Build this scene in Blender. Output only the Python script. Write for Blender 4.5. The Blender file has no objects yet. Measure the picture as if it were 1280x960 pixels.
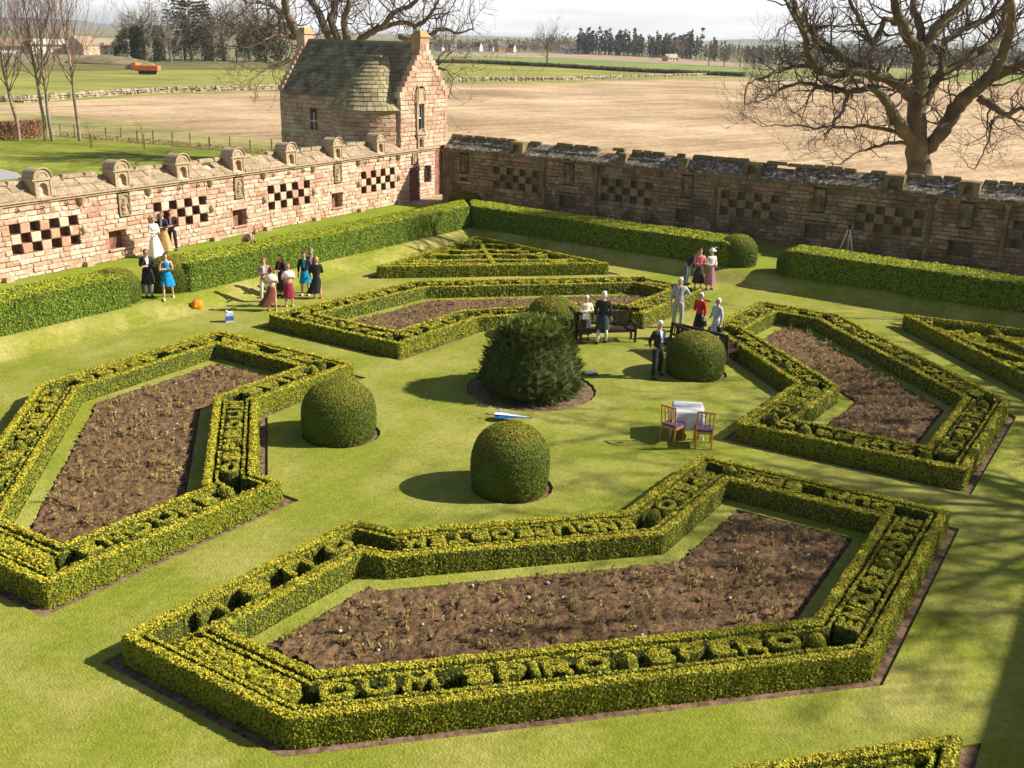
import bpy, bmesh, math, random
import numpy as np
from mathutils import Vector, Matrix, noise as mnoise
from mathutils.geometry import delaunay_2d_cdt
random.seed(7); RNG = np.random.default_rng(7)
SC = bpy.context.scene; COL = SC.collection
rad = math.radians
# ------------------------------------------------------------------ camera
CF, CP, CR, CH = 1263.0, rad(19.02), rad(-1.476), 9.5
cam = bpy.data.cameras.new('camera'); cam.sensor_width = 36; cam.lens = 36 * CF / 1280
cam.clip_start = .5; cam.clip_end = 30000
co = bpy.data.objects.new('camera', cam); COL.objects.link(co); SC.camera = co
co.location = (0, 0, CH)
co.rotation_euler = (Matrix.Rotation(math.pi / 2 - CP, 4, 'X') @ Matrix.Rotation(-CR, 4, 'Z')).to_euler()
# ------------------------------------------------------------------ light
SUN_AZ, SUN_EL = rad(4), rad(35)          # direction towards the sun, from +X anticlockwise
sd = Vector((math.cos(SUN_AZ) * math.cos(SUN_EL), math.sin(SUN_AZ) * math.cos(SUN_EL), math.sin(SUN_EL)))
sl = bpy.data.lights.new('sun', 'SUN'); sl.energy = 5.0; sl.angle = rad(.5); sl.color = (1, .93, .80)
so = bpy.data.objects.new('sun', sl); COL.objects.link(so)
so.rotation_euler = sd.to_track_quat('Z', 'Y').to_euler(); so.location = (60, -10, 60)
W = bpy.data.worlds.new('World'); SC.world = W; W.use_nodes = True
wn, wl = W.node_tree.nodes, W.node_tree.links; wn.clear()
wout = wn.new('ShaderNodeOutputWorld'); wbg = wn.new('ShaderNodeBackground'); wbg.inputs[1].default_value = .05
sky = wn.new('ShaderNodeTexSky'); sky.sky_type = 'NISHITA'; sky.sun_disc = False
sky.sun_elevation = SUN_EL; sky.sun_rotation = math.pi / 2 - SUN_AZ; sky.air_density = 1; sky.dust_density = 1.2
wtc = wn.new('ShaderNodeTexCoord'); wmp = wn.new('ShaderNodeMapping'); wmp.inputs['Scale'].default_value = (1.1, 1.1, 9)
wno = wn.new('ShaderNodeTexNoise'); wno.inputs['Scale'].default_value = 1.6; wno.inputs['Detail'].default_value = 7; wno.inputs['Distortion'].default_value = .35
wrp = wn.new('ShaderNodeValToRGB'); wrp.color_ramp.elements[0].position = .36; wrp.color_ramp.elements[1].position = .66
wrp.color_ramp.elements[0].color = (.25, .25, .25, 1)
wmx = wn.new('ShaderNodeMixRGB'); wmx.inputs[2].default_value = (18.5, 18.8, 19.4, 1)
wl.new(wtc.outputs['Generated'], wmp.inputs[0]); wl.new(wmp.outputs[0], wno.inputs['Vector'])
wsp = wn.new('ShaderNodeSeparateXYZ'); wl.new(wtc.outputs['Generated'], wsp.inputs[0])
wel = wn.new('ShaderNodeMapRange'); wel.interpolation_type = 'SMOOTHSTEP'; wel.inputs[1].default_value = .06; wel.inputs[2].default_value = .38; wel.inputs[3].default_value = 1; wel.inputs[4].default_value = .04
wml = wn.new('ShaderNodeMath'); wml.operation = 'MULTIPLY'; wl.new(wsp.outputs[2], wel.inputs[0]); wl.new(wel.outputs[0], wml.inputs[1])
wl.new(wno.outputs[0], wrp.inputs[0]); wl.new(wrp.outputs[0], wml.inputs[0]); wl.new(wml.outputs[0], wmx.inputs[0]); wl.new(sky.outputs[0], wmx.inputs[1])
wl.new(wmx.outputs[0], wbg.inputs[0]); wl.new(wbg.outputs[0], wout.inputs[0])
SC.view_settings.view_transform = 'Standard'; SC.view_settings.look = 'None'
SC.view_settings.exposure = 0.70; SC.view_settings.gamma = 1
# ------------------------------------------------------------------ frames
def ray(x, y):
    X, Y = x - 640, y - 480
    X, Y = X * math.cos(CR) - Y * math.sin(CR), X * math.sin(CR) + Y * math.cos(CR)
    return np.array([X, CF * math.cos(CP) - Y * math.sin(CP), -CF * math.sin(CP) - Y * math.cos(CP)])
def at(x, y, z=0.0):                      # where a sight line of the survey photograph meets the level z
    d = ray(x, y); t = (z - CH) / d[2]; return (d[0] * t, d[1] * t, z)
def atY(x, y, Y):                         # ... or stands at the distance Y
    d = ray(x, y); t = Y / d[1]; return (d[0] * t, Y, CH + d[2] * t)
T = .45                                   # level of the terrace and the land around
YAW = rad(58.7)
E1 = np.array([math.cos(YAW), math.sin(YAW)]); E2 = np.array([math.sin(YAW), -math.cos(YAW)])
def G(a, b, z=0.0):                       # garden frame -> world
    w = E1 * a + E2 * b; return (float(w[0]), float(w[1]), z)
def toG(p):
    w = np.array(p[:2]); return float(w @ E1), float(w @ E2)
# ------------------------------------------------------------------ helpers
def link(o, parent=None):
    COL.objects.link(o)
    if parent is not None: o.parent = parent
    return o
def tag(o, label=None, cat=None, group=None, kind=None):
    if label: o['label'] = label
    if cat: o['category'] = cat
    if group: o['group'] = group
    if kind: o['kind'] = kind
    return o
def empty(name, loc, rz=0, label=None, cat=None, group=None, kind=None):
    o = bpy.data.objects.new(name, None); link(o); o.location = loc; o.rotation_euler = (0, 0, rz)
    o.empty_display_size = .3
    return tag(o, label, cat, group, kind)
def mesh_np(name, V, F, m=None, parent=None, smooth=False):
    V = np.asarray(V, dtype=np.float32).reshape(-1, 3); F = np.asarray(F, dtype=np.int32)
    k = F.shape[1]; me = bpy.data.meshes.new(name)
    me.vertices.add(len(V)); me.vertices.foreach_set('co', V.ravel())
    me.loops.add(F.size); me.loops.foreach_set('vertex_index', F.ravel())
    me.polygons.add(len(F)); me.polygons.foreach_set('loop_start', np.arange(0, F.size, k, dtype=np.int32))
    if smooth: me.polygons.foreach_set('use_smooth', np.ones(len(F), dtype=bool))
    me.update(calc_edges=True)
    if m: me.materials.append(m)
    return link(bpy.data.objects.new(name, me), parent)
class MB:                                  # collects shapes into ONE mesh
    def __init__(s): s.v = []; s.f = []
    def add(s, V, F):
        n = len(s.v); s.v += [tuple(p) for p in V]; s.f += [tuple(i + n for i in f) for f in F]; return s
    def box(s, c, size, rz=0, M=None, taper=1):
        x, y, z = [q / 2 for q in size]; V = []
        for k, (a, b, d) in enumerate([(-1,-1,-1),(1,-1,-1),(1,1,-1),(-1,1,-1),(-1,-1,1),(1,-1,1),(1,1,1),(-1,1,1)]):
            t = taper if d > 0 else 1
            p = Vector((a * x * t, b * y * t, d * z))
            if M is not None: p = M @ p
            elif rz: p = Matrix.Rotation(rz, 3, 'Z') @ p
            V.append(p + Vector(c))
        return s.add(V, [(0,3,2,1),(4,5,6,7),(0,1,5,4),(1,2,6,5),(2,3,7,6),(3,0,4,7)])
    def prism(s, pts, z0, z1):             # convex-ish polygon pts (x,y) extruded
        n = len(pts); V = [(p[0], p[1], z0) for p in pts] + [(p[0], p[1], z1) for p in pts]
        return s.add(V, [tuple(range(n - 1, -1, -1)), tuple(range(n, 2 * n))] + [(i, (i + 1) % n, n + (i + 1) % n, n + i) for i in range(n)])
    def tube(s, pts, rs, n=6, cap=True):
        pts = [Vector(p) for p in pts]; rings = []; up = Vector((0.13, 0.21, .97))
        if not hasattr(rs, '__len__'): rs = [rs] * len(pts)
        base = len(s.v); fr = None
        for i, p in enumerate(pts):
            d = (pts[min(i + 1, len(pts) - 1)] - pts[max(i - 1, 0)])
            if d.length < 1e-9: d = Vector((0, 0, 1))
            d.normalize()
            if fr is None: fr = d.cross(up if abs(d.dot(up)) < .95 else Vector((1, 0, 0))).normalized()
            else:
                fr = fr - d * fr.dot(d)
                fr = fr.normalized() if fr.length > 1e-6 else d.orthogonal().normalized()
            b = d.cross(fr)
            for k in range(n):
                a = 2 * math.pi * k / n; s.v.append(tuple(p + (fr * math.cos(a) + b * math.sin(a)) * rs[i]))
        for i in range(len(pts) - 1):
            for k in range(n):
                a = base + i * n; s.f.append((a + k, a + (k + 1) % n, a + n + (k + 1) % n, a + n + k))
        if cap:
            s.f.append(tuple(base + k for k in range(n - 1, -1, -1))); e = base + (len(pts) - 1) * n
            s.f.append(tuple(e + k for k in range(n)))
        return s
    def lathe(s, prof, n=16, c=(0, 0, 0), sx=1, sy=1, wob=None):
        base = len(s.v)
        for j, (r, z) in enumerate(prof):
            for k in range(n):
                a = 2 * math.pi * k / n; w = 1 + (wob(a, j / (len(prof) - 1)) if wob else 0)
                s.v.append((c[0] + r * w * sx * math.cos(a), c[1] + r * w * sy * math.sin(a), c[2] + z))
        for j in range(len(prof) - 1):
            for k in range(n):
                a = base + j * n; s.f.append((a + k, a + (k + 1) % n, a + n + (k + 1) % n, a + n + k))
        s.f.append(tuple(base + k for k in range(n - 1, -1, -1))); e = base + (len(prof) - 1) * n
        s.f.append(tuple(e + k for k in range(n)))
        return s
    def ell(s, c, r, n=10, m=7, M=None):
        prof = []
        base = len(s.v)
        for j in range(m + 1):
            t = math.pi * j / m
            for k in range(n):
                a = 2 * math.pi * k / n
                p = Vector((r[0] * math.sin(t) * math.cos(a), r[1] * math.sin(t) * math.sin(a), -r[2] * math.cos(t)))
                if M is not None: p = M @ p
                s.v.append(tuple(p + Vector(c)))
        for j in range(m):
            for k in range(n):
                a = base + j * n; s.f.append((a + k, a + (k + 1) % n, a + n + (k + 1) % n, a + n + k))
        return s
    def build(s, name, m=None, parent=None, smooth=False):
        me = bpy.data.meshes.new(name); me.from_pydata(s.v, [], s.f); me.update()
        if smooth: me.polygons.foreach_set('use_smooth', np.ones(len(me.polygons), dtype=bool))
        if m: me.materials.append(m)
        return link(bpy.data.objects.new(name, me), parent)
# ------------------------------------------------------------------ materials
def new_mat(name):
    m = bpy.data.materials.new(name); m.use_nodes = True
    return m, m.node_tree.nodes, m.node_tree.links, m.node_tree.nodes['Principled BSDF']
def mat(name, c, rough=.8, c2=None, scale=3, detail=4, bump=0, bscale=None, metal=0, spec=.3, lo=.35, hi=.65, coord='Geo', stretch=None, rnd=0):
    m, n, l, b = new_mat(name)
    b.inputs['Base Color'].default_value = (*c, 1); b.inputs['Roughness'].default_value = rough
    b.inputs['Metallic'].default_value = metal; b.inputs['Specular IOR Level'].default_value = spec
    if coord == 'Geo': src = n.new('ShaderNodeNewGeometry').outputs['Position']
    else: src = n.new('ShaderNodeTexCoord').outputs['Object']
    if stretch:
        mp = n.new('ShaderNodeMapping'); mp.vector_type = 'TEXTURE'; mp.inputs['Scale'].default_value = [1 / q for q in stretch[:3]]
        if len(stretch) > 3: mp.inputs['Rotation'].default_value = (0, 0, stretch[3])
        l.new(src, mp.inputs[0]); src = mp.outputs[0]
    last = None
    if c2:
        no = n.new('ShaderNodeTexNoise'); no.inputs['Scale'].default_value = scale; no.inputs['Detail'].default_value = detail
        l.new(src, no.inputs['Vector'])
        rp = n.new('ShaderNodeValToRGB'); rp.color_ramp.elements[0].position = lo; rp.color_ramp.elements[1].position = hi
        rp.color_ramp.elements[0].color = (*c, 1); rp.color_ramp.elements[1].color = (*c2, 1)
        l.new(no.outputs[0], rp.inputs[0]); last = rp.outputs[0]
    if rnd:
        oi = n.new('ShaderNodeObjectInfo'); g = n.new('ShaderNodeNewGeometry')
        ad = n.new('ShaderNodeMath'); ad.operation = 'ADD'; l.new(oi.outputs['Random'], ad.inputs[0]); l.new(g.outputs['Random Per Island'], ad.inputs[1])
        fr = n.new('ShaderNodeMath'); fr.operation = 'FRACT'; l.new(ad.outputs[0], fr.inputs[0])
        mr = n.new('ShaderNodeMapRange'); mr.inputs[3].default_value = 1 - rnd; mr.inputs[4].default_value = 1 + rnd; l.new(fr.outputs[0], mr.inputs[0])
        hs = n.new('ShaderNodeHueSaturation'); l.new(mr.outputs[0], hs.inputs['Value'])
        if last: l.new(last, hs.inputs['Color'])
        else: hs.inputs['Color'].default_value = (*c, 1)
        last = hs.outputs[0]
    if last: l.new(last, b.inputs['Base Color'])
    if bump:
        nb = n.new('ShaderNodeTexNoise'); nb.inputs['Scale'].default_value = bscale or scale * 4; nb.inputs['Detail'].default_value = 5
        l.new(src, nb.inputs['Vector'])
        bp = n.new('ShaderNodeBump'); bp.inputs['Strength'].default_value = min(1, bump); bp.inputs['Distance'].default_value = .02 * max(1, bump)
        l.new(nb.outputs[0], bp.inputs['Height']); l.new(bp.outputs[0], b.inputs['Normal'])
    return m
def ramp_node(n, stops):
    rp = n.new('ShaderNodeValToRGB'); cr = rp.color_ramp
    while len(cr.elements) > 1: cr.elements.remove(cr.elements[-1])
    cr.elements[0].position = stops[0][0]; cr.elements[0].color = (*stops[0][1], 1)
    for p, c in stops[1:]:
        e = cr.elements.new(p); e.color = (*c, 1)
    return rp
def mixc(n, l, fac, a, b, mode='MIX'):
    mx = n.new('ShaderNodeMixRGB'); mx.blend_type = mode
    for k, v in ((0, fac), (1, a), (2, b)):
        if isinstance(v, (int, float)): mx.inputs[k].default_value = v
        elif isinstance(v, tuple): mx.inputs[k].default_value = (*v, 1)
        else: l.new(v, mx.inputs[k])
    return mx.outputs[0]
def noise_node(n, l, src, scale, detail=4, rough=.55, stretch=None, dist=0):
    if stretch:
        mp = n.new('ShaderNodeMapping'); mp.vector_type = 'TEXTURE'; mp.inputs['Scale'].default_value = [1 / q for q in stretch[:3]]
        if len(stretch) > 3: mp.inputs['Rotation'].default_value = (0, 0, stretch[3])
        l.new(src, mp.inputs[0]); src = mp.outputs[0]
    no = n.new('ShaderNodeTexNoise'); no.inputs['Scale'].default_value = scale; no.inputs['Detail'].default_value = detail
    no.inputs['Roughness'].default_value = rough; no.inputs['Distortion'].default_value = dist
    l.new(src, no.inputs['Vector']); return no.outputs[0]
def grass_mat(name, dark, mid, light, dry, dry_amt=.5):
    m, n, l, b = new_mat(name); b.inputs['Roughness'].default_value = .9; b.inputs['Specular IOR Level'].default_value = .15
    g = n.new('ShaderNodeNewGeometry').outputs['Position']
    a = noise_node(n, l, g, .55, 5, .6); f = noise_node(n, l, g, 28, 3, .7, (1, .6, 1, .9)); f2 = noise_node(n, l, g, 7, 5, .65)
    mo = noise_node(n, l, g, 1.0, 2, .5, (.35, 2.4, 1, YAW))
    r1 = ramp_node(n, [(.3, dark), (.5, mid), (.72, light)]); 
    ad = n.new('ShaderNodeMath'); ad.operation = 'MULTIPLY_ADD'; ad.inputs[1].default_value = .5; l.new(f, ad.inputs[0])
    a2 = n.new('ShaderNodeMath'); a2.operation = 'MULTIPLY_ADD'; a2.inputs[1].default_value = .32; l.new(a, a2.inputs[0])
    a3 = n.new('ShaderNodeMath'); a3.operation = 'MULTIPLY'; a3.inputs[1].default_value = .2; l.new(mo, a3.inputs[0])
    l.new(a3.outputs[0], a2.inputs[2]); l.new(a2.outputs[0], ad.inputs[2]); l.new(ad.outputs[0], r1.inputs[0])
    d = noise_node(n, l, g, .33, 6, .68, (1, 1, 1, .4)); rd = ramp_node(n, [(.5 - .1 * dry_amt, (0, 0, 0)), (.74 - .1 * dry_amt, (dry_amt,) * 3)]); l.new(d, rd.inputs[0])
    c = mixc(n, l, rd.outputs[0], r1.outputs[0], dry)
    rr = ramp_node(n, [(.3, (.78, .8, .7)), (.7, (1.18, 1.15, 1.1))]); l.new(f2, rr.inputs[0])
    c = mixc(n, l, 1.0, c, rr.outputs[0], 'MULTIPLY'); l.new(c, b.inputs['Base Color'])
    bp = n.new('ShaderNodeBump'); bp.inputs['Strength'].default_value = .9; bp.inputs['Distance'].default_value = .035; l.new(f, bp.inputs['Height']); l.new(bp.outputs[0], b.inputs['Normal'])
    return m
def leaf_mat(name, side, side2, top, top2, brown, tipped=1.0, scale=2.2):
    m, n, l, b = new_mat(name); b.inputs['Roughness'].default_value = .6; b.inputs['Specular IOR Level'].default_value = .25
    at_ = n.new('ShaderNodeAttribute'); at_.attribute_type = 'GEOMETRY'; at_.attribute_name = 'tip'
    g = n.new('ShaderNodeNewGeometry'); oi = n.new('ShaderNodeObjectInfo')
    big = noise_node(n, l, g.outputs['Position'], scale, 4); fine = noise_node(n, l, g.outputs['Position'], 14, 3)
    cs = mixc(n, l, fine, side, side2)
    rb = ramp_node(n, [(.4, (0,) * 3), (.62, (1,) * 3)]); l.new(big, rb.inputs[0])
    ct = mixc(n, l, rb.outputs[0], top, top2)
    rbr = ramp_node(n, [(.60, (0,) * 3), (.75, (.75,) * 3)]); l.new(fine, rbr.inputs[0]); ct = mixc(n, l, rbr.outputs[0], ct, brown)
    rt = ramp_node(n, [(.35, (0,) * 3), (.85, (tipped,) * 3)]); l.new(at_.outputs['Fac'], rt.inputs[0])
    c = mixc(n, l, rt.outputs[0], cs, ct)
    mr = n.new('ShaderNodeMapRange'); mr.inputs[3].default_value = .78; mr.inputs[4].default_value = 1.18
    l.new(g.outputs['Random Per Island'], mr.inputs[0]); hs = n.new('ShaderNodeHueSaturation'); l.new(mr.outputs[0], hs.inputs['Value']); l.new(c, hs.inputs['Color'])
    l.new(hs.outputs[0], b.inputs['Base Color'])
    tr = n.new('ShaderNodeBsdfTranslucent'); l.new(hs.outputs[0], tr.inputs[0]); ms = n.new('ShaderNodeMixShader'); ms.inputs[0].default_value = .15
    l.new(b.outputs[0], ms.inputs[1]); l.new(tr.outputs[0], ms.inputs[2]); l.new(ms.outputs[0], n['Material Output'].inputs[0])
    return m
M = {}
M['lawn'] = grass_mat('lawn_grass', (.135, .175, .015), (.238, .27, .031), (.335, .35, .058), (.46, .41, .14), .7)
M['bank'] = grass_mat('bank_grass', (.12, .16, .015), (.23, .26, .03), (.36, .35, .07), (.50, .42, .16), .85)
M['terrace'] = grass_mat('terrace_grass', (.12, .17, .012), (.20, .27, .02), (.29, .34, .035), (.40, .38, .09), .5)
M['edgegrass'] = grass_mat('edge_grass', (.15, .19, .02), (.26, .29, .035), (.36, .38, .06), (.45, .42, .14), .7)
M['soil'] = mat('bed_soil', (.075, .043, .020), .95, (.23, .138, .066), 14, 8, 1, 34)
M['soil_edge'] = mat('border_soil', (.10, .06, .036), .95, (.28, .18, .11), 9, 6, .8, 34)
M['core'] = mat('hedge_core', (.03, .045, .006), .9, (.05, .06, .01), 20)
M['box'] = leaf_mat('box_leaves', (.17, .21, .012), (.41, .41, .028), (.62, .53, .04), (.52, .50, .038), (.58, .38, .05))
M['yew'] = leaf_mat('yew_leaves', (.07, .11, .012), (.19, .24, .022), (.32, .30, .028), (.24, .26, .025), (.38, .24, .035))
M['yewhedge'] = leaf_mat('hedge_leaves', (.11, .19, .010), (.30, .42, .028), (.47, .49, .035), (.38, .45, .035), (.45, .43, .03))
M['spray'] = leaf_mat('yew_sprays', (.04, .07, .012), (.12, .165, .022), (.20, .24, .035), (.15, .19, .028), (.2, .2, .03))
M['wood_dark'] = mat('dark_bench_wood', (.035, .018, .013), .6, (.07, .04, .028), 12, 4, stretch=(1, 1, 6))
M['wood_chair'] = mat('orange_beech_wood', (.42, .17, .045), .45, (.55, .26, .08), 14, 4)
M['purple'] = mat('purple_seat_fabric', (.07, .04, .16), .9, (.10, .06, .2), 30)
M['cloth'] = mat('white_tablecloth', (.60, .61, .63), .85, (.54, .56, .59), 5)
M['bark'] = mat('tree_bark', (.115, .092, .062), .95, (.24, .20, .14), 3.5, 8, 1, 14, stretch=(1, 1, .35))
M['bark2'] = mat('mossy_bark', (.10, .078, .05), .95, (.21, .18, .085), 1.3, 8, 1, 12)
M['twig'] = mat('brown_twigs', (.13, .095, .07), .95)
M['birch'] = mat('pale_birch_bark', (.34, .27, .2), .9, (.16, .12, .09), 2.5, 6)
M['birchtwig'] = mat('reddish_twigs', (.25, .15, .11), .95)
M['fartwig'] = mat('far_twigs', (.17, .145, .11), .95, (.26, .22, .16), .2)
M['evergreen'] = mat('evergreen_foliage', (.025, .034, .018), .95, (.06, .06, .032), .25, 4, spec=.02)
M['glass'] = mat('window_glass', (.02, .025, .03), .08, spec=.6)
M['white'] = mat('white_paint', (.78, .77, .74), .5)
M['slate'] = mat('stone_slates', (.17, .145, .095), .9, (.32, .28, .18), 1.1, 7, .8, 12, rnd=.3)
M['void'] = mat('recess_shade_stone', (.15, .065, .045), .95, (.30, .17, .11), 4)  # dark tone carries the shade of the wall recesses
def stone_mat(name, cols, rnd=.22, sc=1.3, lich=None, lichpos=.62, bump=.6):
    m, n, l, b = new_mat(name); b.inputs['Roughness'].default_value = .92; b.inputs['Specular IOR Level'].default_value = .15
    g = n.new('ShaderNodeNewGeometry'); oi = n.new('ShaderNodeObjectInfo')
    ad = n.new('ShaderNodeMath'); ad.operation = 'ADD'; l.new(oi.outputs['Random'], ad.inputs[0]); l.new(g.outputs['Random Per Island'], ad.inputs[1])
    fr = n.new('ShaderNodeMath'); fr.operation = 'FRACT'; l.new(ad.outputs[0], fr.inputs[0])
    k = len(cols); rp = ramp_node(n, [(i / max(1, k - 1), c) for i, c in enumerate(cols)]); l.new(fr.outputs[0], rp.inputs[0])
    big = noise_node(n, l, g.outputs['Position'], sc, 6); fine = noise_node(n, l, g.outputs['Position'], 11, 6, .65)
    r2 = ramp_node(n, [(.3, (1 - rnd * 1.4,) * 3), (.7, (1 + rnd,) * 3)]); l.new(fine, r2.inputs[0])
    c = mixc(n, l, 1.0, rp.outputs[0], r2.outputs[0], 'MULTIPLY')
    if lich:
        r3 = ramp_node(n, [(lichpos - .07, (0,) * 3), (lichpos + .06, (.85,) * 3)])
        l.new(big, r3.inputs[0]); c = mixc(n, l, r3.outputs[0], c, lich)
    l.new(c, b.inputs['Base Color'])
    bp = n.new('ShaderNodeBump'); bp.inputs['Strength'].default_value = bump; bp.inputs['Distance'].default_value = .03; l.new(fine, bp.inputs['Height']); l.new(bp.outputs[0], b.inputs['Normal'])
    return m
M['stoneL'] = stone_mat('pink_sandstone', [(.52, .29, .20), (.60, .40, .29), (.46, .23, .155), (.66, .50, .38), (.54, .30, .21), (.70, .56, .43), (.58, .37, .27)], .28, 1.6, (.70, .58, .45), .57)
M['stoneC'] = stone_mat('chequer_sandstone', [(.56, .36, .25), (.66, .50, .36), (.50, .27, .18), (.68, .54, .40)], .15, 1.6, (.68, .6, .47), .62)
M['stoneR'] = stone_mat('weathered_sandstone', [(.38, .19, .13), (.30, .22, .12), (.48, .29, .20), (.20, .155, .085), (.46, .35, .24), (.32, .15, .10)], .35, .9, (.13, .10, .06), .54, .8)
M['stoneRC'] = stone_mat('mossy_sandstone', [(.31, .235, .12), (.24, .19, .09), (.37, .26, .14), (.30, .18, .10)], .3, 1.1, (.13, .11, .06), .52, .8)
M['stoneH'] = stone_mat('house_sandstone', [(.44, .27, .18), (.52, .36, .25), (.38, .22, .145), (.56, .42, .30), (.47, .31, .21)], .22, .8, (.58, .48, .35), .56)
M['coping'] = stone_mat('coping_stone', [(.42, .31, .21), (.50, .37, .27), (.34, .26, .17), (.54, .36, .26)], .38, 3.2, (.27, .235, .13), .54, .9)
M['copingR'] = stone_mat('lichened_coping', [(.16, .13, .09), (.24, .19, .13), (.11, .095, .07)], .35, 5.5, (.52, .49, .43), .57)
M['niche'] = stone_mat('niche_stone', [(.50, .38, .25), (.42, .31, .20)], .25, 2.4, (.34, .31, .17), .62)
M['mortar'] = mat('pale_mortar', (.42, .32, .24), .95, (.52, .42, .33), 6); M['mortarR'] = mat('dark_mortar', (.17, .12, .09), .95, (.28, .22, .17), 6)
M['lichen'] = stone_mat('yellow_lichened_stone', [(.42, .32, .16), (.50, .33, .1)], .3, 3, (.40, .28, .10), .5)
M['skin'] = mat('skin', (.58, .32, .23), .55, (.63, .38, .28), 8)
def cloth(name, c, rough=.85):
    k = 'c_' + name
    if k not in M: M[k] = mat(name, c, rough, tuple(min(1, q * 1.2 + .01) for q in c), 9, 3)
    return M[k]
# ------------------------------------------------------------------ ground
def sheet(name, outer, holes=(), z=0.0, m=None, kind='structure', skirt=0, parent=None, grid=None, zf=None):
    """flat polygon with holes; skirt = turned-down edge round the holes (turf edge)"""
    V = []; E = []
    def ring(P):
        n0 = len(V)
        for p in P: V.append(Vector((p[0], p[1])))
        for i in range(len(P)): E.append((n0 + i, n0 + (i + 1) % len(P)))
    ring(outer)
    for h in holes: ring(h)
    if grid:
        xs = [p[0] for p in outer]; ys = [p[1] for p in outer]
        for x in np.arange(min(xs) + grid / 2, max(xs), grid):
            for y in np.arange(min(ys) + grid / 2, max(ys), grid):
                if inside((x, y), outer): V.append(Vector((x, y)))
    r = delaunay_2d_cdt(V, E, [], 0, 1e-5)
    vs, fs = r[0], r[2]; F = []
    for f in fs:
        c = sum((vs[i] for i in f), Vector((0, 0))) / len(f)
        if inside(c, outer) and not any(inside(c, h) for h in holes):
            a = (vs[f[1]] - vs[f[0]]).cross(vs[f[2]] - vs[f[0]])
            F.append(tuple(f) if a > 0 else tuple(reversed(f)))
    mb = MB(); mb.add([(v.x, v.y, zf(v.x, v.y) if zf else z) for v in vs], F)
    if skirt:
        for h in holes:
            n = len(h)
            mb.add([(p[0], p[1], z) for p in h] + [(p[0], p[1], z - skirt) for p in h], [(i, (i + 1) % n, n + (i + 1) % n, n + i) for i in range(n)])
    o = mb.build(name, m, parent)
    if kind: o['kind'] = kind
    return o
def inside(p, P):
    x, y = p[0], p[1]; c = False; j = len(P) - 1
    for i in range(len(P)):
        a, b = P[i], P[j]
        if (a[1] > y) != (b[1] > y) and x < (b[0] - a[0]) * (y - a[1]) / (b[1] - a[1]) + a[0]: c = not c
        j = i
    return c
def area(P): return .5 * sum(P[i][0] * P[(i + 1) % len(P)][1] - P[(i + 1) % len(P)][0] * P[i][1] for i in range(len(P)))
def offset(P, d):                          # inward for ccw polygons; d may be a list per edge
    n = len(P); out = []
    if not hasattr(d, '__len__'): d = [d] * n
    for i in range(n):
        a, b, c = np.array(P[i - 1][:2]), np.array(P[i][:2]), np.array(P[(i + 1) % n][:2])
        u, v = (b - a) / np.linalg.norm(b - a), (c - b) / np.linalg.norm(c - b)
        nu, nv = np.array([-u[1], u[0]]), np.array([-v[1], v[0]])
        p1, p2 = b + nu * d[i - 1], b + nv * d[i]
        cr = u[0] * v[1] - u[1] * v[0]
        if abs(cr) < 1e-3: out.append(tuple((p1 + p2) / 2)); continue
        t = ((p2 - p1)[0] * v[1] - (p2 - p1)[1] * v[0]) / cr
        out.append(tuple(p1 + u * t))
    return out
def circle(c, r, n=40, wob=0): return [(c[0] + r * (1 + wob * math.sin(3 * k + r)) * math.cos(2 * math.pi * k / n), c[1] + r * (1 + wob * math.sin(3 * k + r)) * math.sin(2 * math.pi * k / n)) for k in range(n)]
HB = .45                                   # height of the box edging
def PX(lst, z): return [at(x, y, z)[:2] for x, y in lst]
def GG(lst): return [G(a, b)[:2] for a, b in lst]
BEDS = {
 'front': PX([(148,795),(358,900),(1093,817),(1188,638),(876,567),(780,638),(496,661),(441,648)], HB),
 'left':  PX([(55,731),(355,602),(321,590),(323,499),(444,454),(272,412),(47,480)], HB) ,
 'right': None, 'far': None}
BEDS['left'] = [BEDS['left'][0], BEDS['left'][1], BEDS['left'][2], BEDS['left'][3], BEDS['left'][4], BEDS['left'][5], BEDS['left'][6], G(8.8, -18.0)[:2]]
BEDS['right'] = PX([(950,376)], HB) + GG([(31.4, -11.45), (30.7, -10.7)]) + PX([(994,478),(919,528),(1208,589),(1263,501),(1049,393)], HB)
BEDS['far'] = PX([(882,362),(800,345),(515,351),(334,393),(499,430),(598,397)], HB) + GG([(31.2, -15.2), (31.3, -13.9)])
for k in BEDS:
    if area(BEDS[k]) < 0: BEDS[k] = BEDS[k][::-1]
TRIS = {'far': GG([(31.6, -25.95), (38.3, -18.5), (39.85, -26.4)]), 'right': GG([(37.2, -6.4), (28.2, 1.4), (38.1, 1.4)]), 'front': GG([(13.5, -.62), (4.5, -9.6), (4.5, -.62)])}
for k in TRIS:
    if area(TRIS[k]) < 0: TRIS[k] = TRIS[k][::-1]
DOMES = [(at(424.5, 542), .90, 1.42), (at(637, 608), .85, 1.50), (at(868, 466), .86, 1.30), (at(690, 419), .88, 1.36)]
CEN = at(664, 486)
TR = .21                                   # bare soil strip round the beds
holes = []
for P in BEDS.values():
    holes.append(offset(P, -TR))
for P in TRIS.values(): holes.append(offset(P, -TR))
for (c, r, h) in DOMES: holes.append(circle((c[0] + .05, c[1]), r + .06, 40, .01))
holes.append(circle(CEN, 1.84, 56, .012))
foot = GG([(2, -28.0), (40.15, -26.75), (38.4, 2.0), (2, 2.0)])
top = GG([(2, -29.3), (41.45, -27.85), (39.7, 3.4), (2, 3.4)])
if area(foot) < 0: foot = foot[::-1]; top = top[::-1]
sheet('lawn', foot, holes, 0, M['lawn'], skirt=.07)
sheet('soil_ground', foot, [], -.05, M['soil_edge'])
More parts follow.
